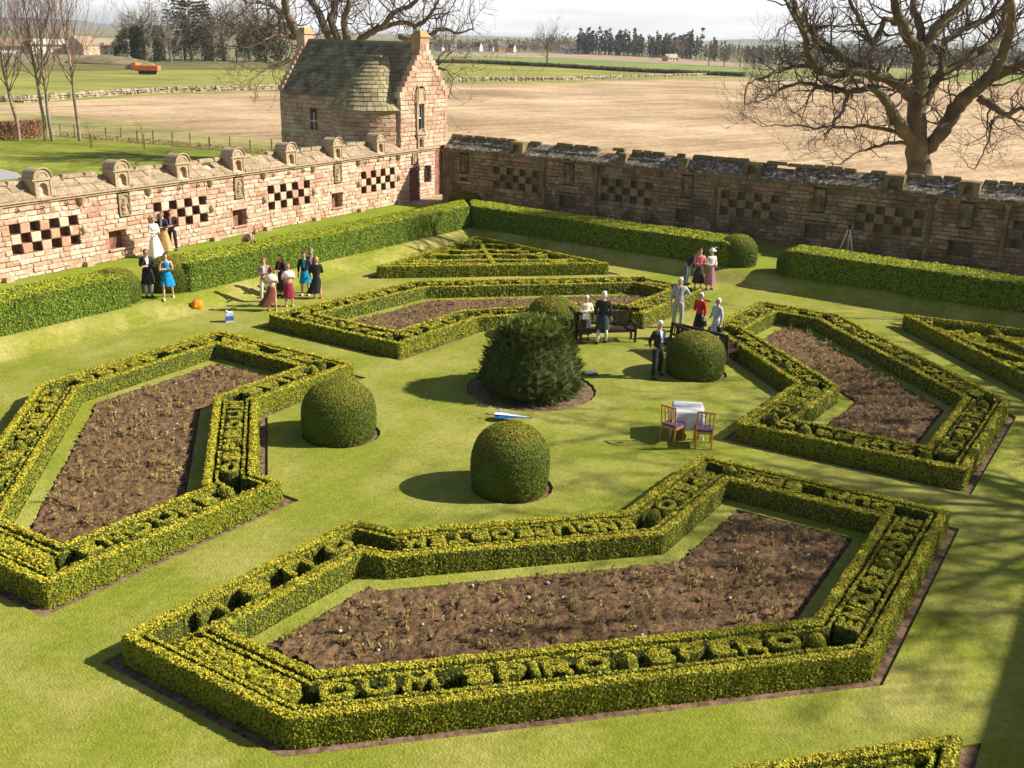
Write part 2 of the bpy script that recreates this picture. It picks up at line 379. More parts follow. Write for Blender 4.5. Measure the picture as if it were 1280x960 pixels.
def gz(x, y):                              # ground level
    if inside((x, y), foot): return 0.0
    if not inside((x, y), top): return T
    best = 9
    for i in range(4):
        a, b = np.array(foot[i]), np.array(foot[(i + 1) % 4]); u = b - a; L = np.linalg.norm(u); u /= L
        d = -( u[0] * (y - a[1]) - u[1] * (x - a[0]))
        if d > 0: best = min(best, d) if best != 9 else d
    t = min(1, max(0, best / 1.3 if best != 9 else 1)); return T * t * t * (3 - 2 * t)
# the four grass banks between the sunken lawn and the terrace
mb = MB(); NB = 10
for i in range(4):
    a0, a1, b0, b1 = foot[i], foot[(i + 1) % 4], top[i], top[(i + 1) % 4]; ns = 60; base = len(mb.v)
    for j in range(NB + 1):
        t = j / NB; zz = T * t * t * (3 - 2 * t)
        for k in range(ns + 1):
            s = k / ns
            p = [(a0[q] * (1 - s) + a1[q] * s) * (1 - t) + (b0[q] * (1 - s) + b1[q] * s) * t for q in (0, 1)]
            mb.v.append((p[0], p[1], zz + (.015 * mnoise.noise(Vector((p[0] * 1.5, p[1] * 1.5, 0))) if 0 < j < NB else 0)))
    for j in range(NB):
        for k in range(ns):
            q = base + j * (ns + 1) + k; mb.f.append((q + ns + 1, q + ns + 2, q + 1, q))
o = mb.build('grass_bank', M['bank'], smooth=True); o['kind'] = 'structure'
# walls' inner faces
L0 = np.array(at(0, 354, T)[:2]); L1 = np.array(at(512, 252, T)[:2]); LU = (L1 - L0) / np.linalg.norm(L1 - L0); LN = np.array([LU[1], -LU[0]])
R0 = np.array(at(600, 258, T)[:2]); R1 = np.array(at(1280, 345, T)[:2]); RU = (R1 - R0) / np.linalg.norm(R1 - R0); RN = np.array([RU[1], -RU[0]])
A_ = np.array([LU, -RU]).T; st = np.linalg.solve(A_, R0 - L0); CORN = L0 + LU * st[0]
terr = [tuple(L0 - LU * 16 - LN * .3), tuple(CORN - LN * .3 - RN * .3), tuple(R1 + RU * 22 - RN * .3), G(2, 26)[:2], G(2, -36)[:2]]
if area(terr) < 0: terr = terr[::-1]
sheet('terrace_lawn', terr, [top], T, M['terrace'])
big = circle((0, 60), 14000, 64)
M['far'] = mat('distant_farmland', (.17, .17, .075), .95, (.26, .215, .12), .004, 6, stretch=(1, .35, 1))
sheet('ground', big, [terr], T - .01, M['far'])
def field_mat(name, c1, c2, c3, rowdir, rs=.35, sc=.05):
    m, n, l, b = new_mat(name); b.inputs['Roughness'].default_value = .95; b.inputs['Specular IOR Level'].default_value = .1
    g = n.new('ShaderNodeNewGeometry').outputs['Position']
    a = noise_node(n, l, g, sc, 6, .6); s = noise_node(n, l, g, rs * 1.6, 7, .75, (.06, 1, 1, rowdir)); f = noise_node(n, l, g, 2.6, 6, .8, (.4, 1, 1, rowdir))
    r1 = ramp_node(n, [(.43, c1), (.5, c2), (.57, c3)]); mx = mixc(n, l, .55, s, f); mx = mixc(n, l, .25, mx, a); l.new(mx, r1.inputs[0])
    r2 = ramp_node(n, [(.35, (.86,) * 3), (.68, (1.1,) * 3)]); l.new(a, r2.inputs[0]); c = mixc(n, l, 1.0, r1.outputs[0], r2.outputs[0], 'MULTIPLY')
    l.new(c, b.inputs['Base Color'])
    bp = n.new('ShaderNodeBump'); bp.inputs['Strength'].default_value = .7; bp.inputs['Distance'].default_value = .08; l.new(f, bp.inputs['Height']); l.new(bp.outputs[0], b.inputs['Normal'])
    return m
M['stubble'] = field_mat('stubble_field_soil', (.31, .20, .12), (.49, .345, .205), (.66, .50, .315), rad(40))
M['green1'] = field_mat('pasture_grass', (.22, .23, .05), (.29, .29, .07), (.37, .35, .11), rad(-5), .2)
M['green2'] = field_mat('young_crop_grass', (.17, .22, .06), (.22, .28, .075), (.28, .33, .11), rad(-5), .2)
M['green3'] = field_mat('dark_pasture', (.12, .125, .045), (.17, .165, .06), (.22, .2, .08), rad(-5), .2)
M['pinkf'] = field_mat('ploughed_field_soil', (.34, .23, .17), (.42, .30, .22), (.5, .38, .28), rad(-5), .1)
M['verge'] = field_mat('rough_verge_grass', (.22, .22, .07), (.34, .30, .12), (.44, .37, .17), rad(30), .3, .1)
M['lawn2'] = field_mat('outer_lawn_grass', (.13, .16, .02), (.24, .27, .035), (.34, .35, .06), rad(-12), .5, .12)
M['path'] = mat('grey_gravel_path', (.32, .31, .32), .95, (.42, .40, .4), 8)
def psheet(name, px, dz, m):
    P = PX(px, T)
    if area(P) < 0: P = P[::-1]
    return sheet(name, P, [], T + dz, m)
far_w = [(-400,133),(0,131),(80,127),(130,123),(200,119),(320,115),(460,110),(560,106),(700,103.5),(790,100.5),(900,98),(1000,98),(1280,104),(1700,116)]
P = [tuple(L0 - LU * 60 - LN * .35), tuple(CORN - LN * .35 - RN * .35), tuple(R1 + RU * 60 - RN * .35)] + PX(far_w[::-1], T)
if area(P) < 0: P = P[::-1]
sheet('stubble_field', P, [], T + .01, M['stubble'])
psheet('pasture_field', far_w + [(1700,102),(1280,97),(1000,94.5),(900,91),(800,88),(700,83),(600,79),(460,77),(360,81),(230,82),(150,84),(60,86),(-400,92)], .015, M['green1'])
psheet('dark_pasture_field', [(-400,95),(60,89),(150,88),(240,87),(370,87),(370,79),(240,77.5),(150,78),(60,78),(-400,84)], .03, M['green3'])
psheet('crop_field', [(455,77),(600,79.3),(700,84),(800,90),(930,95.5),(1100,98),(1400,101),(1400,92),(1100,88),(930,84.5),(800,77.5),(700,72.5),(600,70.4),(455,69)], .03, M['green2'])
psheet('ploughed_field', [(560,70),(600,70.4),(700,72.5),(800,77.5),(930,84.5),(930,79),(800,70.5),(700,66.5),(600,66),(540,66)], .045, M['pinkf'])
psheet('straw_field', [(935,90),(1100,91),(1280,93),(1700,104),(1700,98),(1280,88),(1100,86),(935,86)], .06, M['verge'])
verge = [(-200,165),(0,172),(76,171),(133,176),(192,181),(262,188),(330,190),(400,196),(400,180),(330,176),(262,166),(192,156),(133,150),(76,145),(0,142),(-200,136)]
psheet('grass_verge', verge, .03, M['verge'])
P = [tuple(L0 - LU * 60 - LN * .4), tuple(L0 + LU * 22 - LN * .4)] + PX([(400,196),(330,191),(262,189),(192,182),(133,177),(76,172),(0,173),(-200,166)], T)
if area(P) < 0: P = P[::-1]
sheet('outer_lawn', P, [], T + .05, M['lawn2'])
psheet('path', [(-80,208),(-10,210),(22,217),(30,224),(-10,228),(-80,228)], .07, M['path'])
# paving by the summer house door
P = [tuple(L0 + LU * s - 0 * LN + LN * d) for s, d in ((24.4, .02), (26.9, .02), (27.3, 1.5), (24.4, 1.2))]
if area(P) < 0: P = P[::-1]
M['flag'] = mat('worn_earth_by_door', (.3, .24, .19), .95, (.38, .31, .25), 3)
sheet('door_paving', P, [], T + .012, M['flag'])
# soil inside the beds: rough clods
def soil_bed(name, P, m, z=.035):
    A = np.array(P); x0, y0 = A.min(0); x1, y1 = A.max(0); c = .062
    xs = np.arange(x0, x1, c); ys = np.arange(y0, y1, c); V = []; idx = -np.ones((len(xs), len(ys)), int)
    for i, x in enumerate(xs):
        for j, y in enumerate(ys):
            if inside((x, y), P):
                idx[i, j] = len(V)
                V.append((x + random.uniform(-.025, .025), y + random.uniform(-.025, .025), z + .05 * mnoise.noise(Vector((x * 1.1, y * 1.1, 3))) + .045 * mnoise.noise(Vector((x * 5, y * 5, 0))) + .055 * mnoise.noise(Vector((x * 13, y * 13, 5))) + random.uniform(-.025, .035)))
    F = []
    for i in range(len(xs) - 1):
        for j in range(len(ys) - 1):
            q = (idx[i, j], idx[i + 1, j], idx[i + 1, j + 1], idx[i, j + 1])
            if min(q) >= 0: F.append(q)
    return mesh_np(name, V, F, m)
def edge_frame(P, i):
    a, b = np.array(P[i][:2]), np.array(P[(i + 1) % len(P)][:2]); L = np.linalg.norm(b - a); u = (b - a) / L
    return a, u, np.array([-u[1], u[0]]), L
WB = 1.12
SOIL = {}
for k, P in BEDS.items():
    inn = offset(P, WB + .03); soilp = offset(P, WB + .40); SOIL[k] = soilp
    o = soil_bed('soil', soilp, M['soil']); o['kind'] = 'structure'
    sheet('grass_edging', inn, [offset(P, WB + .38)], .02, M['edgegrass'], skirt=.05)
# ------------------------------------------------------------------ foliage
def leafy(o, ng, side=1.0):
    """sprinkle real leaves over the surface of a hedge piece, in the same mesh"""
    m, per, size, asp, up, depth = ng; me = o.data; me.calc_loop_triangles()
    nv = len(me.vertices); V = np.empty(nv * 3, np.float32); me.vertices.foreach_get('co', V); V = V.reshape(-1, 3)
    nt = len(me.loop_triangles); Tt = np.empty(nt * 3, np.int32); me.loop_triangles.foreach_get('vertices', Tt); Tt = Tt.reshape(-1, 3)
    A, B, C = V[Tt[:, 0]], V[Tt[:, 1]], V[Tt[:, 2]]; N = np.cross(B - A, C - A); ar = np.linalg.norm(N, axis=1) * .5
    N = N / (ar[:, None] * 2 + 1e-12); ok = ~((A[:, 2] < -.03) & (B[:, 2] < -.03) & (C[:, 2] < -.03)); w = ar * ok
    ctr = (A + B + C) / 3 + np.array(o.parent.location if o.parent else (0, 0, 0))
    dd = ctr - np.array([0, 0, CH]); fw = dd[:, 1] * math.cos(CP) - dd[:, 2] * math.sin(CP); upv = dd[:, 1] * math.sin(CP) + dd[:, 2] * math.cos(CP)
    sx_, sy_ = np.abs(dd[:, 0] / fw) * CF, np.abs(upv / fw) * CF
    w = w * np.where((sx_ > 740) | (sy_ > 560) | (fw < 1), .12, 1.0)          # sparser where only a camera far to the side could look
    if o.name.startswith(('hedge_letter', 'low_box', 'inner_hedge', 'hedge_scroll')): w = w * np.where(N[:, 2] < .5, .45, 1.0)
    if side < 1: w = w * np.where(N[:, 2] < .5, side, 1.0)
    k = int(w.sum() * per)
    if k < 3: return
    idx = RNG.choice(nt, k, p=w / w.sum()); r1, r2 = np.sqrt(RNG.random(k)), RNG.random(k)
    Pp = A[idx] * (1 - r1)[:, None] + B[idx] * (r1 * (1 - r2))[:, None] + C[idx] * (r1 * r2)[:, None]; n = N[idx]
    Pp += n * RNG.uniform(-depth * .4, depth, (k, 1))
    ln = RNG.normal(0, .52, (k, 3)) + n; ln /= np.linalg.norm(ln, axis=1)[:, None]      # leaves lie roughly along the clipped face
    d = np.cross(ln, RNG.normal(0, 1, (k, 3))); d /= np.linalg.norm(d, axis=1)[:, None] + 1e-9
    s_ = np.cross(ln, d)
    L = (size * RNG.uniform(.7, 1.35, k))[:, None]
    a_, b_, c_ = Pp - d * L * .5 - s_ * L * asp * .5, Pp - d * L * .35 + s_ * L * asp * .6, Pp + d * L * .6
    LV = np.stack([a_, b_, c_], 1).reshape(-1, 3)
    nf = len(me.polygons); k0 = len(me.polygons[0].vertices)
    Fi = np.empty(len(me.loops), np.int32); me.loops.foreach_get('vertex_index', Fi)
    ls = np.empty(nf, np.int32); me.polygons.foreach_get('loop_start', ls)
    VV = np.concatenate([V, LV]).astype(np.float32); LI = np.concatenate([Fi, np.arange(nv, nv + 3 * k, dtype=np.int32)])
    LS = np.concatenate([ls, len(Fi) + np.arange(k, dtype=np.int32) * 3]).astype(np.int32)
    m2 = bpy.data.meshes.new(me.name); m2.vertices.add(len(VV)); m2.vertices.foreach_set('co', VV.ravel())
    m2.loops.add(len(LI)); m2.loops.foreach_set('vertex_index', LI); m2.polygons.add(len(LS)); m2.polygons.foreach_set('loop_start', LS)
    m2.polygons.foreach_set('material_index', np.concatenate([np.zeros(nf, np.int32), np.ones(k, np.int32)]))
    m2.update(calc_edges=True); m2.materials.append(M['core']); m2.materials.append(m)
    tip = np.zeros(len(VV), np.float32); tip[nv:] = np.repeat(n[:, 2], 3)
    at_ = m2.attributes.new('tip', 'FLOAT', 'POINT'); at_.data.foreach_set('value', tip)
    o.data = m2; bpy.data.meshes.remove(me)
# --- height-field hedge pieces: sdf(X,Y) > 0 inside
def hf(name, sdf, bbox, cell, h, m, parent, edge=.05, z0=-.05, p=3.0, amp=.012, hfun=None, smooth=True):
    x0, y0, x1, y1 = bbox
    xs = np.arange(x0 - cell, x1 + 2 * cell, cell); ys = np.arange(y0 - cell, y1 + 2 * cell, cell)
    X, Y = np.meshgrid(xs, ys, indexing='ij'); D = sdf(X, Y)
    t = np.clip(D / edge, 0, 1); prof = (1 - (1 - t) ** p) ** (1 / p)
    H = h if hfun is None else hfun(X, Y)
    N = (np.sin(X * 17.1 + 1.3 * np.sin(Y * 9)) * np.sin(Y * 15.3 + 1.1 * np.sin(X * 11)) * .6 + np.sin(X * 5.3 + 2) * np.sin(Y * 4.7) * .6) * amp + RNG.normal(0, amp * .5, X.shape)
    Z = z0 + (H - z0 + N) * prof
    keep = D > -cell * .8
    nx, ny = X.shape; cellk = (D[:-1, :-1] > 0) | (D[1:, :-1] > 0) | (D[1:, 1:] > 0) | (D[:-1, 1:] > 0)
    I = np.arange(nx * ny).reshape(nx, ny)
    F = np.stack([I[:-1, :-1][cellk], I[1:, :-1][cellk], I[1:, 1:][cellk], I[:-1, 1:][cellk]], 1)
    used = np.unique(F); mp = -np.ones(nx * ny, int); mp[used] = np.arange(len(used))
    JX, JY = RNG.uniform(-.3, .3, X.shape) * cell, RNG.uniform(-.3, .3, X.shape) * cell
    if edge < .2:                          # crisp upright sides: pull the rim vertices onto the outline
        gx, gy = np.gradient(D, cell); gl = np.hypot(gx, gy) + 1e-6; gx, gy = gx / gl, gy / gl
        sn = cell * .35; near = np.abs(D) < cell * 1.0; Dn = np.where(D <= 0, 0.0, sn); wv = .005 * np.sin(X * 6 + Y * 7.7) + .005 * np.sin(X * 15.1 - Y * 12)
        JX = np.where(near, gx * (Dn - D + wv), JX); JY = np.where(near, gy * (Dn - D + wv), JY)
        Z = np.where((D > 0) & near, H + N - .018, Z); Z = np.where(D <= 0, z0, Z)
    V = np.stack([(X + JX).ravel(), (Y + JY).ravel(), Z.ravel()], 1)[used]
    return mesh_np(name, V, mp[F], m, parent, smooth)
def sd_seg(X, Y, a, b):
    a = np.array(a[:2]); b = np.array(b[:2]); u = b - a; L = u @ u + 1e-12
    t = np.clip(((X - a[0]) * u[0] + (Y - a[1]) * u[1]) / L, 0, 1)
    return np.hypot(X - a[0] - t * u[0], Y - a[1] - t * u[1])
def sd_band(P, w, closed=True):
    def f(X, Y):
        d = np.full(X.shape, 1e9)
        for i in range(len(P) if closed else len(P) - 1): d = np.minimum(d, sd_seg(X, Y, P[i], P[(i + 1) % len(P)]))
        return w / 2 - d
    return f
def sd_poly(P):
    A = np.array([p[:2] for p in P])
    def f(X, Y):
        d = np.full(X.shape, 1e9); ins = np.zeros(X.shape, bool); n = len(A)
        for i in range(n):
            a, b = A[i], A[(i + 1) % n]; d = np.minimum(d, sd_seg(X, Y, a, b))
            c = ((a[1] > Y) != (b[1] > Y)) & (X < (b[0] - a[0]) * (Y - a[1]) / (b[1] - a[1] + 1e-12) + a[0]); ins ^= c
        return np.where(ins, d, -d)
    return f
def bb(P, pad=.3):
    A = np.array([p[:2] for p in P]); return (A[:, 0].min() - pad, A[:, 1].min() - pad, A[:, 0].max() + pad, A[:, 1].max() + pad)
# strokes of the clipped letters in a 1 x 1 box
def arc(cx, cy, rx, ry, a0, a1, n=9): return [(cx + rx * math.cos(rad(a0 + (a1 - a0) * i / n)), cy + ry * math.sin(rad(a0 + (a1 - a0) * i / n))) for i in range(n + 1)]
GLY = {
 'D': [[(0,0),(0,1)], [(0,1),(.3,1)] + arc(.3,.5,.5,.5,90,-90) + [(0,0)]],
 'U': [[(0,1),(0,.35)] + arc(.38,.35,.38,.35,180,360) + [(.76,1)]],
 'M': [[(0,0),(.12,1),(.45,.35),(.78,1),(.9,0)]],
 'S': [arc(.35,.74,.33,.26,30,250) + arc(.35,.26,.33,.26,80,-150)],
 'P': [[(0,0),(0,1)], [(0,1),(.3,1)] + arc(.3,.72,.35,.28,90,-90,6) + [(0,.44)]],
 'I': [[(0,0),(0,1)]],
 'R': [[(0,0),(0,1)], [(0,1),(.3,1)] + arc(.3,.72,.35,.28,90,-90,6) + [(0,.44)], [(.28,.44),(.66,0)]],
 'O': [arc(.42,.5,.42,.5,0,360,14)],
 'E': [[(0,0),(0,1)], [(0,1),(.55,1)], [(0,.5),(.45,.5)], [(0,0),(.55,0)]],
 'N': [[(0,0),(0,1),(.62,0),(.62,1)]],
 'F': [[(0,0),(0,1)], [(0,1),(.55,1)], [(0,.5),(.42,.5)]],
 'T': [[(.36,0),(.36,1)], [(0,1),(.72,1)]],
 'L': [[(0,1),(0,0),(.55,0)]],
 'A': [[(0,0),(.38,1),(.76,0)], [(.14,.36),(.62,.36)]]}
GW = dict(D=.8, U=.76, M=.9, S=.7, P=.65, I=0, R=.66, O=.84, E=.55, N=.62, F=.55, T=.72, L=.55, A=.76)
def letters(P, i, text, parent, d0, d1, ng, cell, m0=.2, m1=.2, hgt=HB + .015):
    """text clipped in box along edge i; letters stand with their feet to the outer side"""
    a, u, nrm, L = edge_frame(P, i)
    fh = d1 - d0; sw = .098; gh = fh - sw - .02
    # inner length between the mitred corners
    q = offset(P, (d0 + d1) / 2); qa, qb = np.array(q[i]), np.array(q[(i + 1) % len(q)])
    sa, sb = (qa - a) @ u + m0, (qb - a) @ u - m1
    unit = [.5 if c == ' ' else (.95 if c == '*' else GW[c] + .30) for c in text]
    k = (sb - sa) / sum(unit); s = sa
    for c, w in zip(text, unit):
        adv = w * k; mid = s + adv / 2; s += adv
        if c == ' ': continue
        ctr = a + u * mid + nrm * (d0 + d1) / 2
        if c == '*':
            r = min(fh * .5, adv * .48)
            o = hf('hedge_ball', lambda X, Y: r - np.hypot(X - ctr[0], Y - ctr[1]), (ctr[0] - r, ctr[1] - r, ctr[0] + r, ctr[1] + r), cell, hgt + .07, M['core'], parent, edge=r, p=2.2)
        else:
            gw = GW[c] * k * .92; gw = min(gw, gh * 1.5)
            segs = [[ctr + u * ((x / max(GW[c], .01) - .5) * gw if GW[c] else 0) + nrm * ((y - .5) * gh) for x, y in st] for st in GLY[c]]
            ww = min(sw, .5 * adv) if c != 'I' else min(.2, .62 * adv)
            def f(X, Y, segs=segs, ww=ww):
                d = np.full(X.shape, 1e9)
                for st in segs:
                    for p, q_ in zip(st[:-1], st[1:]): d = np.minimum(d, sd_seg(X, Y, p, q_))
                return ww / 2 + .014 - d
            pts = [p for st in segs for p in st]
            o = hf('hedge_letter', f, bb(pts, ww), cell * .78, hgt + random.uniform(-.03, .02), M['core'], parent, edge=.04)
        leafy(o, (ng[0], ng[1] * 1.2, ng[2] * .78, ng[3], ng[4], .011))
BANDS = [(0, .195), (.25, .335), (.79, .875), (.93, WB)]
FIELD = (.365, .765)
TEXT = {
 'front': {0: '~', 1: 'DUM SPIRO*SPERO*', 2: 'ENDURE*FORTE', 3: ' DUM  SPIR*', 4: 'SPERO*', 5: 'ENDURFORTEM', 7: 'D U S L '},
 'left': {0: ' ENDURE*', 2: 'OSPIRDUM', 3: 'SPIR*', 4: '*FORTE ~', 5: 'DUM SPERO ', 6: '*SPERO*ENDURE', 7: '~'},
 'right': None, 'far': None}
def longtext(L): 
    full = 'DUM SPIRO*SPERO*ENDURE*FORTE*'
    n = max(3, int(L / .62)); s = random.randrange(0, 12); return (full * 2)[s:s + n].strip()
boxng = {}
def bed_labels(k):
    return {'front': 'low clipped box hedge bed nearest the camera, around a long bed of bare soil',
            'left': 'low clipped box hedge bed at the left edge, around pruned rose stumps',
            'right': 'low clipped box hedge bed on the right behind the white table',
            'far': 'low clipped box hedge bed beyond the benches, before the far triangular bed'}[k]
def make_bed(k, cell, dens, sz):
    P = BEDS[k]; c = np.mean(np.array(P), 0)
    root = empty('box_hedge_bed', (0, 0, 0), 0, bed_labels(k), 'hedge', 'lettered box hedge beds')
    ng = (M['box'], dens, .035 * sz, .62, .5, .020)
    for j, (d0, d1) in enumerate(BANDS):
        Q = offset(P, (d0 + d1) / 2)
        o = hf('outer_hedge_row' if j < 2 else 'inner_hedge_row', sd_band(Q, d1 - d0), bb(Q), cell, HB if j in (0, 3) else HB - .015, M['core'], root, edge=.045, amp=.014)
        leafy(o, ng, .3 if j in (1, 2) else 1.0)
    for i in range(len(P)):
        L = edge_frame(P, i)[3]
        tx = TEXT[k].get(i) if TEXT[k] else (longtext(L) if L > 2.2 else None)
        if tx is None: 
            if L < 1.6: continue
            tx = longtext(L)
        if tx == '~' or tx.endswith('~'):
            a, u, nrm, _ = edge_frame(P, i); q0, q1 = offset(P, FIELD[0]), offset(P, FIELD[1])
            t0 = .06 if tx == '~' else .62
            a1, b1, a2, b2 = [np.array(z) for z in (q0[i], q0[(i + 1) % len(P)], q1[i], q1[(i + 1) % len(P)])]
            if k == 'front': t0 = .1
            quad = [a1 + (b1 - a1) * t0, a1 + (b1 - a1) * .95, a2 + (b2 - a2) * .95, a2 + (b2 - a2) * t0]
            def hfun(X, Y): return HB - .03 - .12 * np.clip(np.sin(X * 19 + 2 * np.sin(Y * 7)) * np.sin(Y * 21 + 2 * np.sin(X * 8)) - .25, 0, 1)
            o = hf('knobbly_box_infill', sd_poly(quad), bb(quad), cell, HB, M['core'], root, edge=.05, hfun=hfun, amp=.02); leafy(o, ng)
            if tx != '~': letters(P, i, tx[:-1].strip(), root, FIELD[0], FIELD[1], ng, cell, .1, L * .45)
            continue
        letters(P, i, tx, root, FIELD[0], FIELD[1], ng, cell)
        q0, q1 = offset(P, FIELD[0] - .03), offset(P, FIELD[1] + .03)
        quad = [np.array(q0[i]) * .93 + np.array(q0[(i + 1) % len(P)]) * .07, np.array(q0[i]) * .07 + np.array(q0[(i + 1) % len(P)]) * .93, np.array(q1[i]) * .07 + np.array(q1[(i + 1) % len(P)]) * .93, np.array(q1[i]) * .93 + np.array(q1[(i + 1) % len(P)]) * .07]
        low = {'front': .08}.get(k, .16)
        o = hf('low_box_infill', sd_poly(quad), bb(quad), cell * 1.3, low, M['core'], root, edge=.05, amp=.03, hfun=lambda X, Y: low + .09 * np.sin(X * 3.3 + Y) * np.sin(Y * 2.9)); leafy(o, (ng[0], ng[1] * .45, *ng[2:]))
    return root
make_bed('front', .04, 4100, 1.04)
make_bed('left', .05, 2400, 1.3)
make_bed('right', .055, 1900, 1.5)
make_bed('far', .065, 1350, 1.75)
# triangular corner beds with flowing patterns
def make_tri(k, label, dens, sz, cell):
    P = TRIS[k]; root = empty('box_hedge_triangle', (0, 0, 0), 0, label, 'hedge', 'triangular box hedge beds in the corners')
    ng = (M['box'], dens, .035 * sz, .62, .5, .020)
    for j, (d0, d1) in enumerate([(0, .2), (.24, .34)]):
        Q = offset(P, (d0 + d1) / 2); leafy(hf('outer_hedge_row', sd_band(Q, d1 - d0), bb(Q), cell, HB - .02 * j, M['core'], root, edge=.045), ng)
    C = np.mean(np.array(P), 0); inner = offset(P, .42); IN = sd_poly(inner); rg = random.Random(len(k))
    # leaf scrolls springing from a spine, symmetric about the bisector of the right angle
    def ang(i):
        a, b, c = np.array(P[i - 1]), np.array(P[i]), np.array(P[(i + 1) % 3]); u = (a - b) / np.linalg.norm(a - b); v = (c - b) / np.linalg.norm(c - b); return abs(u @ v)
    ri = min(range(3), key=ang); R_ = np.array(P[ri]); H_ = (np.array(P[ri - 1]) + np.array(P[(ri + 1) % 3])) / 2
    ax = (H_ - R_); LA = np.linalg.norm(ax); ax /= LA; sdv = np.array([-ax[1], ax[0]])
    curves = [[R_ + ax * (LA * t) for t in (.12, .5, .96)]]
    for s in (1, -1):
        for t0, ln, bend in ((.25, .32, .3), (.45, .55, .35), (.62, .85, .25), (.8, 1.15, .1), (.93, 1.3, -.05)):
            c = []
            for q in range(12):
                f = q / 11; wv = math.sin(f * math.pi) * bend
                c.append(R_ + ax * LA * (t0 + wv * .35 - f * .12 * (bend > .2)) + sdv * s * LA * .62 * ln * f)
            curves.append(c)
            e = c[-1]; curves.append([e + .28 * np.array([math.cos(a), math.sin(a)]) * (1 - a / 9) for a in np.linspace(0, 5, 9)])
            mid = c[6]; curves.append([mid, mid + ax * .35 * s + sdv * .3 * s, mid + ax * .1 + sdv * .7 * s])
    for c in curves:
        if len(c) < 2: continue
        def f(X, Y, c=c):
            d = np.full(X.shape, 1e9)
            for p, q_ in zip(c[:-1], c[1:]): d = np.minimum(d, sd_seg(X, Y, p, q_))
            return np.minimum(.115 - d, IN(X, Y))
        X, Y = np.meshgrid(*[np.linspace(a, b, 30) for a, b in ((min(p[0] for p in c), max(p[0] for p in c)), (min(p[1] for p in c), max(p[1] for p in c)))])
        if (IN(X, Y) > 0).sum() < 3: continue
        leafy(hf('hedge_scroll', f, bb(c, .15), cell, HB - .03, M['core'], root, edge=.045), ng)
    # low infill between the scrolls
    o = hf('low_box_infill', IN, bb(inner), cell * 1.4, HB - .14, M['core'], root, edge=.08, hfun=lambda X, Y: HB - .22 - .15 * np.clip(np.sin(X * 4.1 + 2 * np.sin(Y * 2.7)) * np.sin(Y * 4.9 + 1.7 * np.sin(X * 3)) - .1, 0, 1), amp=.025); leafy(o, ng)
make_tri('far', 'triangular box hedge bed in the far corner below the dark clipped hedge', 1100, 1.9, .075)
make_tri('right', 'triangular box hedge bed with curling scrolls at the right edge of the lawn', 1400, 1.7, .07)
make_tri('front', 'corner of a triangular box hedge bed at the bottom edge beside the castle shadow', 3600, 1.1, .06)
# yew domes
def dome(loc, r, h, label, dens=520, sz=1.0, top=None):
    root = empty('clipped_yew_dome', loc, 0, label, 'topiary', 'clipped yew domes')
    prof = [(r * .92, 0), (r * .97, .15 * h), (r, .3 * h), (r * 1.0, .45 * h)]
    for a in (12, 24, 36, 48, 58, 68, 78, 88): prof.append((r * math.cos(rad(a)) ** .8, .45 * h + .55 * h * math.sin(rad(a))))
    sx, sy = random.uniform(0, 9), random.uniform(0, 9)
    ob = MB().lathe(prof, 44, wob=lambda a, t: .018 * mnoise.noise(Vector((math.cos(a) * 2 + sx, math.sin(a) * 2 + sy, t * 4)))).build('foliage', M['core'], root, True)
    leafy(ob, (M['yew'], dens * 9, .038 * sz, .5, .7, .03)); ob['kind'] = 'stuff'
    MB().tube([(0, 0, -.1), (0, 0, h * .4)], [.1, .07], 7).build('trunk', M['bark2'], root)
    return root
DL = ['clipped yew dome on the lawn beside the left hedge bed', 'clipped yew dome on the lawn in front of the big central yew', 'clipped yew dome in front of the benches, beside the man in black', 'clipped yew dome mostly hidden behind the big central yew']
for (c, r, h), lb, dn in zip(DOMES, DL, (520, 620, 420, 350)): dome((c[0], c[1], -.05), r, h, lb, dn, 1.0 if dn > 400 else 1.2)
# big shaggy central yew
def sprays(o, count):
    me = o.data; rg = random.Random(4); mb = MB(); tips = []
    vs = [v.co.copy() for v in me.vertices]; ns = [v.normal.copy() for v in me.vertices]
    nr = 72
    for i in range(count):
        q = rg.randrange(len(vs)); p = vs[q] + Vector((rg.uniform(-.06, .06), rg.uniform(-.06, .06), rg.uniform(-.05, .05))); n = ns[q]
        if p.z < .05 and rg.random() < .7: continue
        d = (n * 1.0 + Vector((rg.gauss(0, .35), rg.gauss(0, .35), rg.uniform(.15, .9)))).normalized(); LL = rg.uniform(.12, .27); sag = rg.uniform(.1, .5)
        sd_ = d.cross(Vector((0, 0, 1))).normalized(); roll = rg.uniform(-.7, .7); upv = sd_.cross(d); sd_ = (sd_ * math.cos(roll) + upv * math.sin(roll))
        m_ = 6
        for j in range(m_):
            f = j / m_; c = p + d * LL * f - Vector((0, 0, sag * LL * f * f)); w = .055 * (1 - f * .55)
            for sg in (1, -1):
                e = c + sd_ * sg * w + d * .045; mb.add([c, c + d * .03, e], [(0, 1, 2)]); tips.append(n.z)
    base = len(me.vertices)
    nf = len(me.polygons); V = [tuple(v.co) for v in me.vertices] + mb.v; F = [tuple(p.vertices) for p in me.polygons] + [tuple(i + base for i in f) for f in mb.f]
    m2 = bpy.data.meshes.new(me.name); m2.from_pydata(V, [], F); m2.materials.append(M['core']); m2.materials.append(M['spray'])
    m2.polygons.foreach_set('material_index', np.array([0] * nf + [1] * len(mb.f), np.int32))
    tip = np.zeros(len(V), np.float32); tip[base:] = np.repeat(tips, 3); at_ = m2.attributes.new('tip', 'FLOAT', 'POINT'); at_.data.foreach_set('value', tip); o.data = m2
